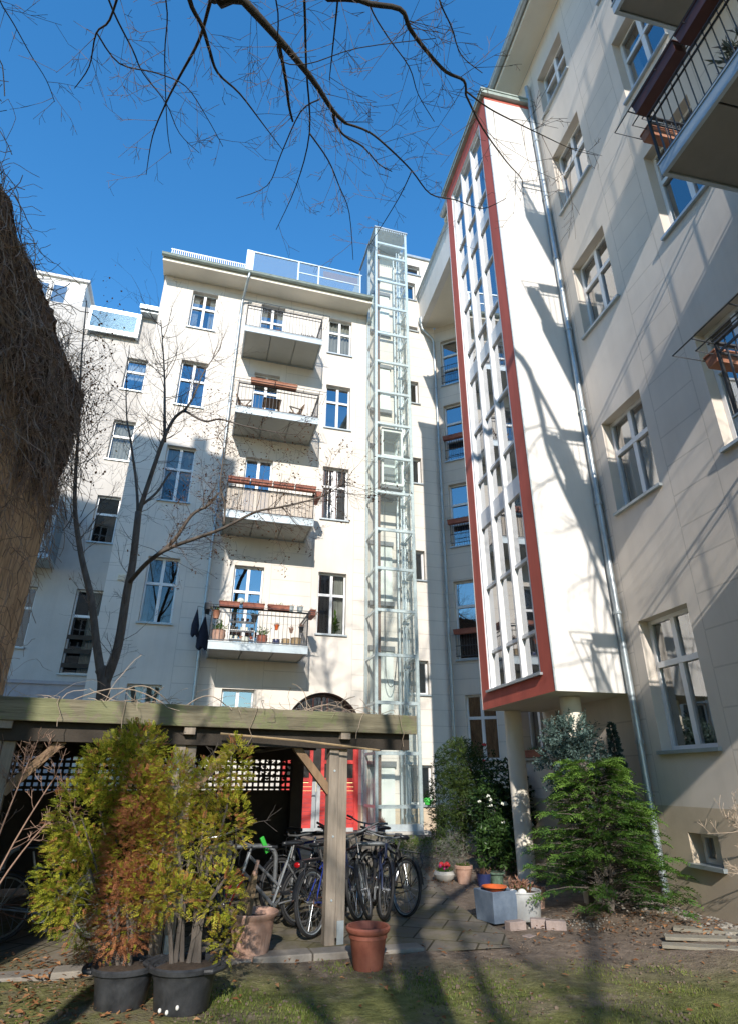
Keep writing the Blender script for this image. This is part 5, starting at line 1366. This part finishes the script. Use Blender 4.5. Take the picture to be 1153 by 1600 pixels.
def bushes():
    rg = random.Random(12)
    def bush(name, label, base, blobs, m, Lr, wr, tint, stems=7, flowers=None, spread=.4, star=1, tall=1.2):
        b = Vector((*base, gz(*base))); T = thing(name, label, 'shrub', b); st = MB(); f = MB()
        for k in range(stems):
            e = Vector(rg.choice(blobs)[0])*rg.uniform(.7,1); limb(st, [(rg.uniform(-.1,.1),rg.uniform(-.1,.1),0), e*.5+Vector((rg.uniform(-.1,.1),rg.uniform(-.1,.1),.1)), e], .02, .006, 5)
        pts = []
        for c, r, n in blobs:
            for k in range(n):
                p, nn = inblob(rg, c, r, .45); d = (nn+Vector((rg.gauss(0,spread),rg.gauss(0,spread),rg.gauss(.15,spread)))).normalized(); t0 = rg.gauss(*tint)
                for q in range(star):
                    f.cur = max(.02, min(1, t0+rg.gauss(0,.08))); dd = d if star == 1 else (d*.5+Vector((rg.gauss(0,.8),rg.gauss(0,.8),rg.gauss(0,.5)))); leafq(f, p, dd, rg.uniform(*Lr), rg.uniform(*wr), rg)
                pts.append((p, nn))
        st.build('branches', M['bark'], T); f.build('foliage', M[m], T)
        if flowers:
            cand = [q for q in pts if q[1].y < -.35 and q[0].z > .5]
            for p, nn in rg.sample(cand, flowers[0]):
                fl = MB()
                for q in range(9): fl.ball(p+nn*.05+Vector((rg.gauss(0,.018),rg.gauss(0,.018),rg.gauss(0,.012))), .018, 5, 3)
                fl.build('flower_cluster', M[flowers[1]], T)
        return T
    bush('yew_bush', 'rounded dark green yew like bush right of the glass lift', (2.0,14.4), [((.05,0,1.75),(.62,.5,.62),1050),((-.08,-.1,1.1),(.68,.55,.65),1150),((.25,0,1.2),(.5,.5,.8),700),((-.15,-.1,.5),(.5,.5,.5),500),((.05,0,2.1),(.3,.3,.3),240)], 'bushleaf', (.05,.09), (.007,.012), (.42,.2), star=4)
    bush('cherry_laurel', 'glossy dark green laurel with white blossom between the yew bush and the near column', (2.75,13.5), [((.05,0,1.55),(.48,.45,.42),380),((-.2,-.1,1.1),(.5,.45,.45),420),((.35,0,1.05),(.42,.4,.55),330),((-.05,-.1,.6),(.5,.45,.4),360)], 'laurel', (.07,.12), (.016,.026), (.4,.22), flowers=(22,'petalwhite'), star=3)
    bush('cherry_laurel', 'low brighter green laurel in front of the blossoming one', (2.45,12.75), [((0,0,.62),(.42,.35,.34),330),((.2,0,.4),(.35,.3,.3),200),((-.15,0,.35),(.3,.3,.3),170)], 'laurel', (.07,.115), (.016,.025), (.68,.2), star=3)
    bush('lavender', 'low silvery lavender clump beside the path before the lift', (1.35,13.2), [((0,0,.28),(.4,.4,.26),420),((.32,0,.34),(.28,.3,.3),260),((-.3,.3,.2),(.3,.3,.2),200)], 'lavender', (.05,.10), (.003,.005), (.5,.25), star=3, spread=.5)
    bush('herb_patch', 'patchy yellow green ground herbs at the foot of the lift', (1.0,14.9), [((0,0,.12),(.55,.7,.15),420),((.5,-.2,.12),(.4,.5,.2),240)], 'bushleaf', (.05,.10), (.008,.014), (.75,.2), stems=0, star=2)
    bush('rose_bush', 'thin red leaved rose above the yew bush, under the corner window', (2.5,14.6), [((.1,0,2.0),(.28,.25,.28),110),((0,0,1.5),(.3,.3,.5),100)], 'laurel', (.05,.08), (.012,.02), (.2,.15), flowers=(4,'petalred'), star=2)
    bush('dry_shrub', 'dry brown shrub with thin stalks in front of the lift window', (1.5,14.9), [((0,0,.5),(.25,.25,.45),120),((.1,0,1.1),(.15,.15,.3),50)], 'lavender', (.04,.08), (.004,.007), (.85,.1), star=2)
    # bare shrubs at both edges
    for nm, lb, base, dirs, m, n, L in (('bare_shrub','bare reddish shrub arching over the left end of the mossy beam',(-3.62,6.35,0),[((-.1,.0,1),1.5),((.12,.05,1),1.75),((.28,.1,1),1.65),((.4,0,.9),1.35),((.0,.1,1),1.8),((-.2,0,1),1.6)],'twig_red',0,.9),
                                  ('bare_shrub','pale leafless shrub at the right edge in front of the cellar window',(4.92,7.7,.05),[((-.42,.1,.9),1.15),((-.3,.2,1),1.25),((-.5,.2,.7),.8)],'twig_pale',0,.6)):
        T = thing(nm, lb, 'shrub', base); t = MB(); w = MB()
        for d, l in dirs:
            e = Vector(d).normalized()*l; c = e*.5 + Vector((-.12*d[0],0,.1)); ln = limb(t, [(rg.uniform(-.05,.05),rg.uniform(-.05,.05),-.03), c, e, e+Vector((d[0]*.5,rg.uniform(-.1,.1),.15 if d[0] < .3 else -.05))*.6], .011, .004, 6)
            sprout(w, ln, rg, 10 if base[0] < 0 else 5, .34, .004, 2, .14, .35, None, .15)
        t.build('stems', M[m], T, smooth=True); w.build('twigs', M[m], T)

# ------------------------------------------------------------------ pots and small things
def pot(name, label, loc, prof, m, soil=None, plants=None, n=32, cat='pot', s=1, flutes=0):
    T = thing(name, label, cat, loc, 0, None, s); b = MB(); b.lathe(prof, n)
    if flutes:
        nf = n; 
        for i, (r, z) in enumerate(prof):
            if .06 < z < .30 and i < len(prof)-4:
                for k in range(nf):
                    x, y, zz = b.v[i*nf+k]; q = 1 + (.022 if k % 2 else -.012); b.v[i*nf+k] = (x*q, y*q, zz)
    b.build('body', M[m], T, smooth='auto')
    if soil:
        d = MB(); d.lathe([(.001,soil[1]+.012),(soil[0]*.6,soil[1]+.008),(soil[0],soil[1])], 20); d.build('soil', M['soil'], T, smooth=True)
    if plants: plants(T)
    return T
def tuft(m, n, r, z, L, spread, seed, name='plant', w=.005, tint=(.5,.25)):
    def go(T):
        rg = random.Random(seed); f = MB()
        for k in range(n):
            a = rg.uniform(0,6.28); q = r*rg.random()**.5; p = Vector((q*math.cos(a), q*math.sin(a), z)); d = Vector((rg.gauss(0,spread), rg.gauss(0,spread), 1)).normalized(); f.cur = max(.02,min(1,rg.gauss(*tint)))
            l = L*rg.uniform(.5,1.1); leafq(f, p, d, l, w, rg)
            for j in range(4): f.cur = max(.02,min(1,rg.gauss(*tint))); leafq(f, p+d*l*rg.uniform(.3,.9), d+Vector((rg.gauss(0,.8),rg.gauss(0,.8),rg.gauss(0,.4))), l*.35, w*1.3, rg)
        f.build(name, M[m], T)
    return go
def blooms(m, n, r, z, s, seed):
    def go(T):
        rg = random.Random(seed); f = MB()
        for k in range(n):
            a = rg.uniform(0,6.28); q = r*rg.random()**.5; f.ball((q*math.cos(a), q*math.sin(a), z+rg.uniform(0,.05)), s*rg.uniform(.7,1.2), 6, 4)
        f.build('flowers', M[m], T)
    return go
def both(*fs):
    def go(T):
        for f in fs: f(T)
    return go
RIMPOT = [(.135,0),(.14,.01),(.175,.245),(.178,.25),(.185,.252),(.185,.285),(.19,.287),(.205,.30),(.215,.315),(.217,.335),(.205,.35),(.19,.345),(.182,.32),(.175,.26)]
def pots():
    pot('plant_pot', 'empty red brown plant pot with a rolled rim at the foot of the timber post', (.01,6.98,0), RIMPOT, 'planter', (.178,.285), n=40)
    pot('plant_pot', 'bleached terracotta pot with fluted sides in front of the silver bicycle', (-1.18,7.32,0), [(.165,0),(.17,.01),(.178,.07),(.19,.14),(.2,.2),(.212,.27),(.215,.3),(.218,.33),(.225,.345),(.26,.375),(.265,.40),(.258,.405),(.245,.395),(.21,.36),(.2,.33)], 'pale_terracotta', (.205,.34), n=64, flutes=1)
    # a straw broom leaning in that pot
    B = thing('broom', 'old straw broom stuck upside down in the fluted terracotta pot', 'broom', (-1.3,7.34,.36)); m = MB(); rg = random.Random(2)
    for k in range(90):
        a = rg.uniform(0,6.28); q = .09*rg.random()**.5; p = Vector((q*math.cos(a)*1.2,q*math.sin(a)*.5,0)); m.tube([p, p*.45+Vector((.08,0,.22)), Vector((.11,0,.4))+p*.25], .003, 3, cap=False)
    m.build('bristles', M['straw'], B); h = MB(); h.tube([(.1,0,.36),(.13,0,.5)], .02, 8); h.tube([(.105,0,.37),(.112,0,.4)], .028, 10); h.build('binding', M['pale_terracotta'], B, smooth='auto')
    pz = lambda x, y: (x, y, gz(x,y)+.012)
    pot('stone_bowl', 'squat pale stone bowl with red primroses beside the path', pz(1.36,12.2), [(.10,0),(.17,.05),(.19,.11),(.17,.16),(.15,.16),(.15,.12)], 'stone', (.15,.135), both(tuft('plantgreen',40,.13,.14,.10,.6,3), blooms('petalred',16,.1,.22,.03,4), blooms('petalpink',6,.12,.2,.025,5)))
    pot('plant_pot', 'small banded terracotta pot with mossy plants between stone bowl and blue pot', pz(1.68,12.0), [(.11,0),(.14,.2),(.145,.22),(.158,.225),(.16,.27),(.15,.28),(.14,.25)], 'pale_terracotta', (.145,.25), tuft('bushleaf',70,.12,.25,.07,.5,6,tint=(.8,.1)))
    pot('plant_pot', 'dark blue glazed pot with dry stalks near the column', pz(1.98,11.75), [(.10,0),(.125,.15),(.125,.19),(.115,.19),(.11,.16)], 'blueglaze', (.11,.17), tuft('heather',30,.09,.17,.12,.5,7))
    pot('plant_pot', 'speckled green glazed pot with a pale rim at the foot of the column', pz(2.22,11.85), [(.10,0),(.115,.15),(.12,.17),(.15,.175),(.15,.2),(.12,.2)], 'greenglaze', (.12,.18))
    pot('plant_pot', 'shaded brown clay pot behind the zinc tub', pz(2.38,9.95), [(.13,0),(.16,.22),(.17,.24),(.15,.24)], 'pale_terracotta', (.15,.21), tuft('heather',20,.1,.2,.08,.6,9))
    pot('plant_pot', 'small blue pot with orange dry grass set on the step before the lift', Wm(5.0,-1.5,.42) + Vector((0,0,.0)), [(.09,0),(.11,.13),(.12,.14),(.12,.16),(.1,.16)], 'blueglaze', (.1,.14), tuft('heather',40,.08,.14,.2,.3,10,tint=(.8,.1)))
    pot('zinc_tub', 'round pale zinc tub planted with dry heather and white stones', pz(2.02,9.2), [(.215,0),(.24,.03),(.262,.30),(.272,.31),(.272,.325),(.255,.32),(.245,.27)], 'zinctub', (.25,.29), both(tuft('heather',60,.14,.29,.16,.35,12,w=.008), tuft('plantgreen',25,.2,.29,.12,.6,13)), n=36)
    rg = random.Random(6)
    for k, (x, y, z, r, lb) in enumerate(((1.89,9.02,.325,.055,'white stone lying left of the two in the zinc tub'),(2.0,9.0,.33,.06,'larger white stone lying right in the zinc tub'))):
        m = MB(); m.ball((0,0,0), r, 12, 8, .75); o = m.build('white_stone', M['pebble'], smooth=True, loc=(x, y, gz(x,y)+z)); tag(o, lb, 'stone')
    m = MB(); s = .2; base = []
    for q, z in ((.92,0),(1.0,.34)): m.v += [(-s*q,-s*q,z),(s*q,-s*q,z),(s*q,s*q,z),(-s*q,s*q,z)]
    for k in range(4): m.face(k,(k+1)%4,4+(k+1)%4,4+k)
    m.v += [(-s*.86,-s*.86,.34),(s*.86,-s*.86,.34),(s*.86,s*.86,.34),(-s*.86,s*.86,.34),(-s*.84,-s*.84,.27),(s*.84,-s*.84,.27),(s*.84,s*.84,.27),(-s*.84,s*.84,.27)]
    for k in range(4): m.face(4+k,4+(k+1)%4,8+(k+1)%4,8+k); m.face(8+k,8+(k+1)%4,12+(k+1)%4,12+k)
    m.face(12,13,14,15)
    o = m.build('square_planter', M['bluebox'], loc=(1.66,9.05,.022), bevel=.008); o.rotation_euler = (0,0,R(28)); tag(o, 'square blue grey planter standing before the zinc tub', 'planter')
    pot('plant_saucer', 'shallow orange bowl resting in the top of the square planter', (1.66,9.07,.32), [(.09,0),(.15,.06),(.165,.065),(.165,.075),(.145,.07),(.09,.012),(.001,.01)], 'orange', None, None)
    for x, y, a, lb in ((1.80,8.62,25,'pale grey brick lying in front of the square planter'),(2.14,8.75,-12,'pinkish brick lying right of the planter on the gravel'),(2.30,8.66,-8,'pinkish brick end to end with the one by the gravel'),(1.92,8.3,38,'flat pale paving brick sunk in the soil before the planter')):
        m = MB(); h = .10 if 'flat' not in lb else .02; m.box(-.12,.12,-.058,.058,0,h); o = m.build('brick', M['clinker'], loc=(x,y,gz(x,y)-.004), bevel=.008); o.rotation_euler = (0,0,R(a)); tag(o, lb, 'brick', 'loose bricks')
    for k, (x, y, a, l, lb) in enumerate(((3.62,7.55,-24,.95,'weathered plank lying farthest from the wall below the cellar window'),(3.80,7.83,-17,1.0,'middle one of three weathered planks lying below the cellar window'),(4.02,8.06,-29,1.0,'weathered plank lying against the wall base below the cellar window'))):
        m = MB(); m.box(-l/2,l/2,-.075,.075,0,.03); o = m.build('plank', M['plank'], loc=(x,y,gz(x,y)-.006), bevel=.004); o.rotation_euler = (R(2),R(-2),R(a)); tag(o, lb, 'plank', 'planks lying by the wall')
    # green watering can on the lowest stair window sill
    W = thing('watering_can', 'lime green watering can on the lowest window sill beside the lift', 'watering can', Wm(6.86,-.03,1.0), ROT_M)
    b = MB(); b.lathe([(.08,0),(.085,.01),(.075,.17),(.06,.19),(.001,.19)], 16); b.build('body', M['lime'], W, smooth='auto'); b = MB(); b.tube([(.07,0,.05),(.13,0,.12),(.16,0,.2)], [.02,.014,.012], 6); b.build('spout', M['lime'], W); b = MB(); b.tube([(-.06,0,.17),(-.12,0,.15),(-.08,0,.04)], .01, 5); b.build('handle', M['lime'], W)

def flower_box(label, loc, rot, L, m='planter', plants=True, seed=1, w=.16, h=.16, group=None, dry=False):
    T = thing('flower_box', label, 'flower box', loc, rot, group); b = MB(); e = .012
    v = [(-L/2*.97,-w/2*.8,0),(L/2*.97,-w/2*.8,0),(L/2*.97,w/2*.8,0),(-L/2*.97,w/2*.8,0),(-L/2,-w/2,h),(L/2,-w/2,h),(L/2,w/2,h),(-L/2,w/2,h)]
    b.v = v
    for q in ((0,3,2,1),(0,1,5,4),(1,2,6,5),(2,3,7,6),(3,0,4,7)): b.face(*q)
    b.bar((-L/2,-w/2,h),(L/2,-w/2,h),.018); b.bar((-L/2,w/2,h),(L/2,w/2,h),.018); b.bar((-L/2,-w/2,h),(-L/2,w/2,h),.018); b.bar((L/2,-w/2,h),(L/2,w/2,h),.018)
    b.build('box', M[m], T); s = MB(); s.quad((-L/2,-w/2,h-.02),(L/2,-w/2,h-.02),(L/2,w/2,h-.02),(-L/2,w/2,h-.02)); s.build('soil', M['soil'], T)
    if plants:
        rg = random.Random(seed); f = MB()
        for k in range(int(50*L)):
            p = Vector((rg.uniform(-L/2,L/2)*.95, rg.uniform(-w/2,w/2)*.8, h-.02)); d = Vector((rg.gauss(0,.4),rg.gauss(0,.4),1)); f.cur = rg.random()*.9+.05; leafq(f, p, d, rg.uniform(.05,.15), .007, rg)
            if dry: leafq(f, p+Vector((0,-.09,0)), Vector((rg.gauss(0,.3),-.5,-1)), rg.uniform(.06,.2), .006, rg)
        f.build('plants', M['heather' if dry else 'plantgreen'], T)
    return T
def chair(label, loc, rot):
    T = thing('folding_chair', label, 'chair', loc, rot, 'folding chairs on the balconies'); s = MB()
    for k in range(5): s.box(-.22,.22,-.2+k*.085,-.13+k*.085,.43,.45)
    s.build('seat', M['teak'], T); b = MB()
    for x in (-.22,.2): b.bar((x,.2,.42),(x,.34,.92), .035)
    for k in range(5): b.bar((-.22,.22+.025*k,.52+.09*k),(.22,.22+.025*k,.52+.09*k),.06,.012,up=(0,1,.3))
    b.build('backrest', M['teak'], T); 
    for x in (-.24,.24):
        l = MB(); l.bar((x,-.25,0),(x,.2,.62),.03); l.bar((x,.28,0),(x,-.2,.62),.03); l.bar((x,-.22,.63),(x,.26,.65),.045,.02); l.build('leg_frame', M['teak'], T)
    return T
def balcony_things():
    rg = random.Random(77)
    b = lambda x, y, z: Wm(x, y, z)
    # lowest balcony (floor 5.04): flower boxes, hanging pots, jars
    fl = 5.06; top = fl + .86
    for x, l, lb in ((.62,.55,'first'),(1.28,.6,'second'),(1.98,.62,'third')):
        flower_box({'first':'terracotta flower box left of the white globe on the lowest balcony','second':'terracotta flower box in the middle of the lowest balcony rail','third':'short terracotta flower box right of the middle one on the lowest balcony'}[lb], b(x,-1.62,top+.06), ROT_M, l, 'planter', True, rg.randint(0,99), .15, .14, 'flower boxes on the lowest balcony')
    for x, m, lb in ((2.32,'galv','left one of two zinc buckets hung on the lowest balcony'),(2.58,'galv','right one of two zinc buckets hung on the lowest balcony')):
        T = pot('bucket', lb, b(x,-1.62,top+.05), [(.07,0),(.09,.15),(.095,.16),(.085,.16)], m, (.08,.14), tuft('heather',16,.06,.14,.08,.4,3), 16, 'bucket')
    T = flower_box('rusty red flower box on the right end of the lowest balcony', b(3.0,-1.15,top+.05), ROT_M+math.pi/2, .6, 'planter', True, 5, .16, .16, None, True)
    T = flower_box('dark planted box on the left end of the lowest balcony', b(.05,-1.2,top), ROT_M+math.pi/2, .6, 'black_plastic', True, 15, .16, .16, None, True)
    m = MB(); m.ball((0,0,0), .1, 16, 10); o = m.build('garden_globe', M['petalwhite'], smooth=True, loc=b(.92,-1.5,top+.28)); tag(o, 'white globe lamp above the rail of the lowest balcony', 'globe')
    lbs = ['round terracotta pot hung high left on the lowest balcony','small orange pot hung mid rail on the lowest balcony','small clay pot hung right of the middle on the lowest balcony','dark hanging pot under the globe on the lowest balcony','black pot hung left of the middle on the lowest balcony','small black pot low on the right of the lowest balcony']
    for (x, dz, m, s), lb in zip(((.30,.62,'terracotta',1.35),(1.98,.42,'orange',.8),(2.40,.36,'pale_terracotta',.75),(.78,.66,'black_plastic',1.0),(1.35,.6,'black_plastic',1.1),(2.68,.4,'black_plastic',.9)), lbs):
        pot('hanging_pot', lb, b(x,-1.42,fl+dz), [(.05,0),(.08,.14),(.09,.15),(.09,.17),(.075,.17)], m, (.075,.15), tuft('plantgreen' if s > .95 else 'heather',24,.07,.15,.14,.7,int(x*50)), 16, 'pot', s)
    lbs = ['wicker basket at the right end of the lowest balcony floor','smaller wicker basket beside the corner basket on the lowest balcony','blue watering jug standing on the lowest balcony floor','white enamel jug on the lowest balcony floor','tall clay jar at the left end of the lowest balcony','dark red pot standing behind the lowest balcony rail']
    for (x, y, m, s, p), lb in zip(((2.58,-1.2,'bamboo',1.5,0),(2.28,-1.25,'bamboo',1.2,0),(2.02,-1.2,'blueglaze',1.1,0),(1.15,-1.25,'petalwhite',1.1,0),(.42,-1.2,'pale_terracotta',2.0,1),(1.62,-1.2,'planter',1.6,1)), lbs):
        pot('balcony_pot', lb, b(x,y,fl+.01), [(.07,0),(.10,.1),(.09,.16),(.1,.17),(.085,.17)], m, (.085,.15), tuft('plantgreen' if p else 'heather',26,.07,.15,.18,.5,int(x*30)) if p else None, 16, 'pot', s)
    # little shelf rack with coloured pots
    T = thing('plant_rack', 'white wire rack crowded with little pots behind the lowest balcony rail', 'plant rack', b(1.05,-1.05,fl), ROT_M); m = MB()
    for z in (.15,.4,.65): m.box(-.35,.35,-.12,.12,z,z+.015)
    for x in (-.35,.35):
        for y in (-.12,.12): m.bar((x,y,0),(x,y,.7),.015)
    m.build('frame', M['white'], T)
    for k in range(15):
        q = MB(); x = -.28+.14*(k%5); z = .166+.25*(k//5); q.lathe([(.035,0),(.045,.09),(.05,.1),(.04,.1)], 10, (x,0,z)); q.build('little_pot', M[rg.choice(['terracotta','petalwhite','blueglaze','planter','black_plastic','offwhite'])], T)
    # second balcony from below: reed screen and long boxes
    fl = 8.93; m = MB()
    for k in range(86): 
        x = .2+2.66*k/86; m.box(x, x+.026, -1.46+.006*(k%2), -1.45+.006*(k%2), fl+.02, fl+.83+rg.uniform(-.03,.02))
    o = m.build('reed_screen', M['reed']); o.location = nM*18; o.rotation_euler = (0,0,ROT_M); tag(o, 'pale reed screen behind the rail of the balcony under the branch', 'screen')
    for k, lb in enumerate(('leftmost box with dry hanging plants on the reed screened balcony','second box from the left with dry plants on the reed screened balcony','third box from the left with dry plants on the reed screened balcony','rightmost front box with dry plants on the reed screened balcony')):
        flower_box(lb, b(.52+.68*k,-1.63,fl+.88), ROT_M, .64, 'planter', True, 40+k, .17, .16, 'flower boxes on the reed screened balcony', True)
    flower_box('box with drooping dry plants on the right side of the reed screened balcony', b(3.02,-1.1,fl+.86), ROT_M+math.pi/2, .7, 'planter', True, 50, .17, .16, None, True)
    # third: chairs, table, two boxes
    fl = 12.61
    chair('wooden folding chair at the left end of the balcony with the table', b(.55,-.75,fl), ROT_M+R(70)); chair('wooden folding chair right of the table on its balcony', b(2.1,-.75,fl), ROT_M-R(75))
    T = thing('balcony_table', 'small slatted wooden table between the two folding chairs', 'table', b(1.35,-.95,fl), ROT_M); m = MB()
    for k in range(7): m.box(-.3,.3,-.3+k*.087,-.225+k*.087,.68,.70)
    m.build('top', M['teak'], T); m = MB()
    for x in (-.25,.25): m.bar((x,-.26,0),(x,.26,.67),.03); m.bar((x,.26,0),(x,-.26,.67),.03)
    m.build('leg_frame', M['teak'], T)
    flower_box('long terracotta box left on the balcony with the folding chairs', b(.95,-1.63,fl+.9), ROT_M, .78, 'terracotta', True, 61, .17, .16); flower_box('long terracotta box with yellow shoots on the balcony with the folding chairs', b(1.72,-1.63,fl+.9), ROT_M, .72, 'terracotta', True, 62, .17, .16)
    # top
    fl = 15.94
    pot('balcony_pot', 'round terracotta pot on the topmost balcony before its door', b(1.32,-1.2,fl), [(.1,0),(.16,.1),(.15,.2),(.16,.21),(.13,.21)], 'terracotta', (.13,.18), tuft('heather',20,.1,.18,.12,.5,3), 18, 'pot')
    T = thing('metal_chair', 'dark slatted metal chair at the right end of the topmost balcony', 'chair', b(2.45,-.9,fl), ROT_M); m = MB()
    for k in range(6): m.box(-.2+k*.07,-.16+k*.07,-.2,.2,.43,.445)
    m.build('seat', M['darkmetal'], T); m = MB()
    for k in range(6): m.bar((-.18+k*.07,.21,.5),(-.18+k*.07,.26,.86),.03,.01)
    m.bar((-.21,.2,.4),(-.21,.28,.9),.025); m.bar((.21,.2,.4),(.21,.28,.9),.025); m.build('backrest', M['darkmetal'], T)
    for x, y in ((-.19,-.19),(.19,-.19),(-.19,.2),(.19,.2)): m = MB(); m.bar((x,y,0),(x,y,.43),.025); m.build('leg', M['darkmetal'], T)
    # roof terrace
    m = MB()
    for k in range(16):
        x0, x1 = 3.0+.09*k, 3.09+.09*k; m.quad((x0,-.31+.02*math.sin(k),20.1),(x1,-.31+.02*math.sin(k+1),20.1),(x1,-.33,20.5),(x0,-.33,20.5))
    o = m.build('terrace_cloth', M['cloth_pink']); o.location = nM*18; o.rotation_euler = (0,0,ROT_M); tag(o, 'pink cloth hanging on the roof terrace behind its glass screen', 'cloth')
    # coats on the left of the lowest balcony
    for (x, z, l, wd, yy), lb in zip(((-.22,5.45,.75,.1,-.75),(.02,5.25,.9,.15,-.75)), ('narrow dark cloth hung left of the lowest balcony by the downpipe','wider dark blue coat hung closest to the lowest balcony')):
        m = MB(); n = 14; rows = []
        for i in range(9):
            t = i/8; ww = wd*(.12+.88*min(1,t*1.6)) ; rows.append([(x+ww*math.cos(2*math.pi*k/n)*(1+.15*math.sin(k*2.1)), yy+.05*math.sin(2*math.pi*k/n)*(.3+t), z+.62-l*t-.06*math.sin(k*1.7)*t) for k in range(n)])
        base = 0
        for r_ in rows: m.v += r_
        for i in range(8):
            for k in range(n): m.face(i*n+k, i*n+(k+1)%n, (i+1)*n+(k+1)%n, (i+1)*n+k)
        m.tube([(x,yy,z+.62),(x,yy,z+.72)], .006, 4); m.tube([(x,yy,z+.72),(.19,yy,z+.66)], .006, 4)
        o = m.build('hanging_coat', M['cloth_dark'], smooth=True); o.location = nM*18; o.rotation_euler = (0,0,ROT_M); tag(o, lb, 'coat')
    # window plants
    T = thing('house_plant', 'leafy green pot plant inside the window beside the lowest balcony', 'plant', Wm(4.0,.28,5.72), ROT_M); tuft('plantgreen',10,.05,.02,.7,.16,8,w=.05,tint=(.7,.2))(T)
    # flower boxes at the corner wall's window guards
    Cn = dM*7.83+nM*18; dD = Vector((math.cos(ROT_D), math.sin(ROT_D), 0)); nD = Vector((-dD.y, dD.x, 0))
    for z, lb, dry, p in ((13.42,'red brown box with dry plants on the corner window guard below the roof window',True,1),(9.98,'terracotta box on the guard of the corner window at mid height',False,1),(6.08,'dark red box on the guard of the lowest corner window',False,0)):
        flower_box(lb, Cn+dD*.59-nD*.16+Vector((0,0,z-.1)), ROT_D, .78, 'planter', bool(p), int(z), .17, .15, 'flower boxes on the corner window guards', dry)
    flower_box('red brown box on the sill of the window behind the near column', Wr(-12.0,-.02,2.085), ROT_R, .7, 'planter', True, 71, .15, .13)
    # right balconies
    for z, n0 in ((8.72,'middle'),(12.40,'upper'),(4.84,'lower')):
        for k in range(3):
            if n0 == 'upper' and k > 1 or n0 == 'lower': continue
            flower_box(f'dark brown box, {["first","second","third"][k]} from the stair bay on the {n0} balcony of the side wing', Wr(-3.72+.85*k,-1.53,z+1.02), ROT_R, .8, 'brownbox', True, 80+k+int(z), .19, .17, 'flower boxes on the right balconies')
        flower_box(f'orange terracotta box on the end rail of the {n0} side wing balcony', Wr(-4.36,-1.0,z+1.02), ROT_R+math.pi/2, .55, 'terracotta', True, 90+int(z), .17, .15, 'end boxes on the right balconies')
    T = pot('balcony_pot', 'bushy sage green plant on the floor of the middle side wing balcony', Wr(-3.0,-1.05,8.93), [(.1,0),(.14,.2),(.15,.2),(.13,.2)], 'terracotta', (.13,.18), tuft('lavender',60,.1,.18,.5,.45,33,w=.012), 18, 'pot')

# ------------------------------------------------------------------ camera, light
def camera_and_light():
    sc = bpy.context.scene
    cd = bpy.data.cameras.new('camera'); cam = bpy.data.objects.new('camera', cd); C.objects.link(cam)
    cd.sensor_fit = 'VERTICAL'; cd.sensor_height = 36; cd.lens = F_/1600*36; cd.clip_start = .05; cd.clip_end = 500
    m = Matrix((( _RT.x,_UP.x,-_F.x,EYE.x),(_RT.y,_UP.y,-_F.y,EYE.y),(_RT.z,_UP.z,-_F.z,EYE.z),(0,0,0,1))); cam.matrix_world = m
    sc.camera = cam
    v = Vector((-.036,.886,-.462)).normalized()
    ld = bpy.data.lights.new('sun', 'SUN'); ld.energy = SUN; ld.angle = R(.53); ld.color = (1,.93,.83)
    lo = bpy.data.objects.new('sun', ld); C.objects.link(lo); lo.rotation_euler = v.to_track_quat('-Z','Y').to_euler()
    w = bpy.data.worlds.new('World'); sc.world = w; w.use_nodes = True; nt = w.node_tree
    sky = nt.nodes.new('ShaderNodeTexSky'); sky.sky_type = 'NISHITA'; sky.sun_disc = False
    sky.sun_elevation = math.asin(-v.z); sky.sun_rotation = math.atan2(-v.x, -v.y)
    sky.air_density = 1.3; sky.dust_density = 0; sky.ozone_density = 4
    hs = nt.nodes.new('ShaderNodeHueSaturation'); hs.inputs['Saturation'].default_value = 1.27; nt.links.new(sky.outputs[0], hs.inputs['Color'])
    bg = nt.nodes['Background']; nt.links.new(hs.outputs[0], bg.inputs[0]); bg.inputs[1].default_value = SKY
    sc.view_settings.view_transform = 'Standard'; sc.view_settings.look = 'None'; sc.view_settings.exposure = EXPO; sc.view_settings.gamma = 1
    sc.cycles.use_denoising = True; sc.cycles.max_bounces = 10; sc.cycles.transparent_max_bounces = 24; sc.cycles.caustics_reflective = False; sc.cycles.caustics_refractive = False
    sc.cycles.sample_clamp_indirect = 6
SUN, SKY, EXPO = 3.05, .15, .86

mk()
ground(); grass_and_litter()
main_house(); side_house(); corner_wall(); stair_tower(); lift(); cabin(); cable(); neighbour(); firewall(); shade_house()
shelter(); bikes(); yard_tree(); overhead_tree(); far_tree(); thujas(); conifers(); bushes(); pots(); balcony_things()
camera_and_light()
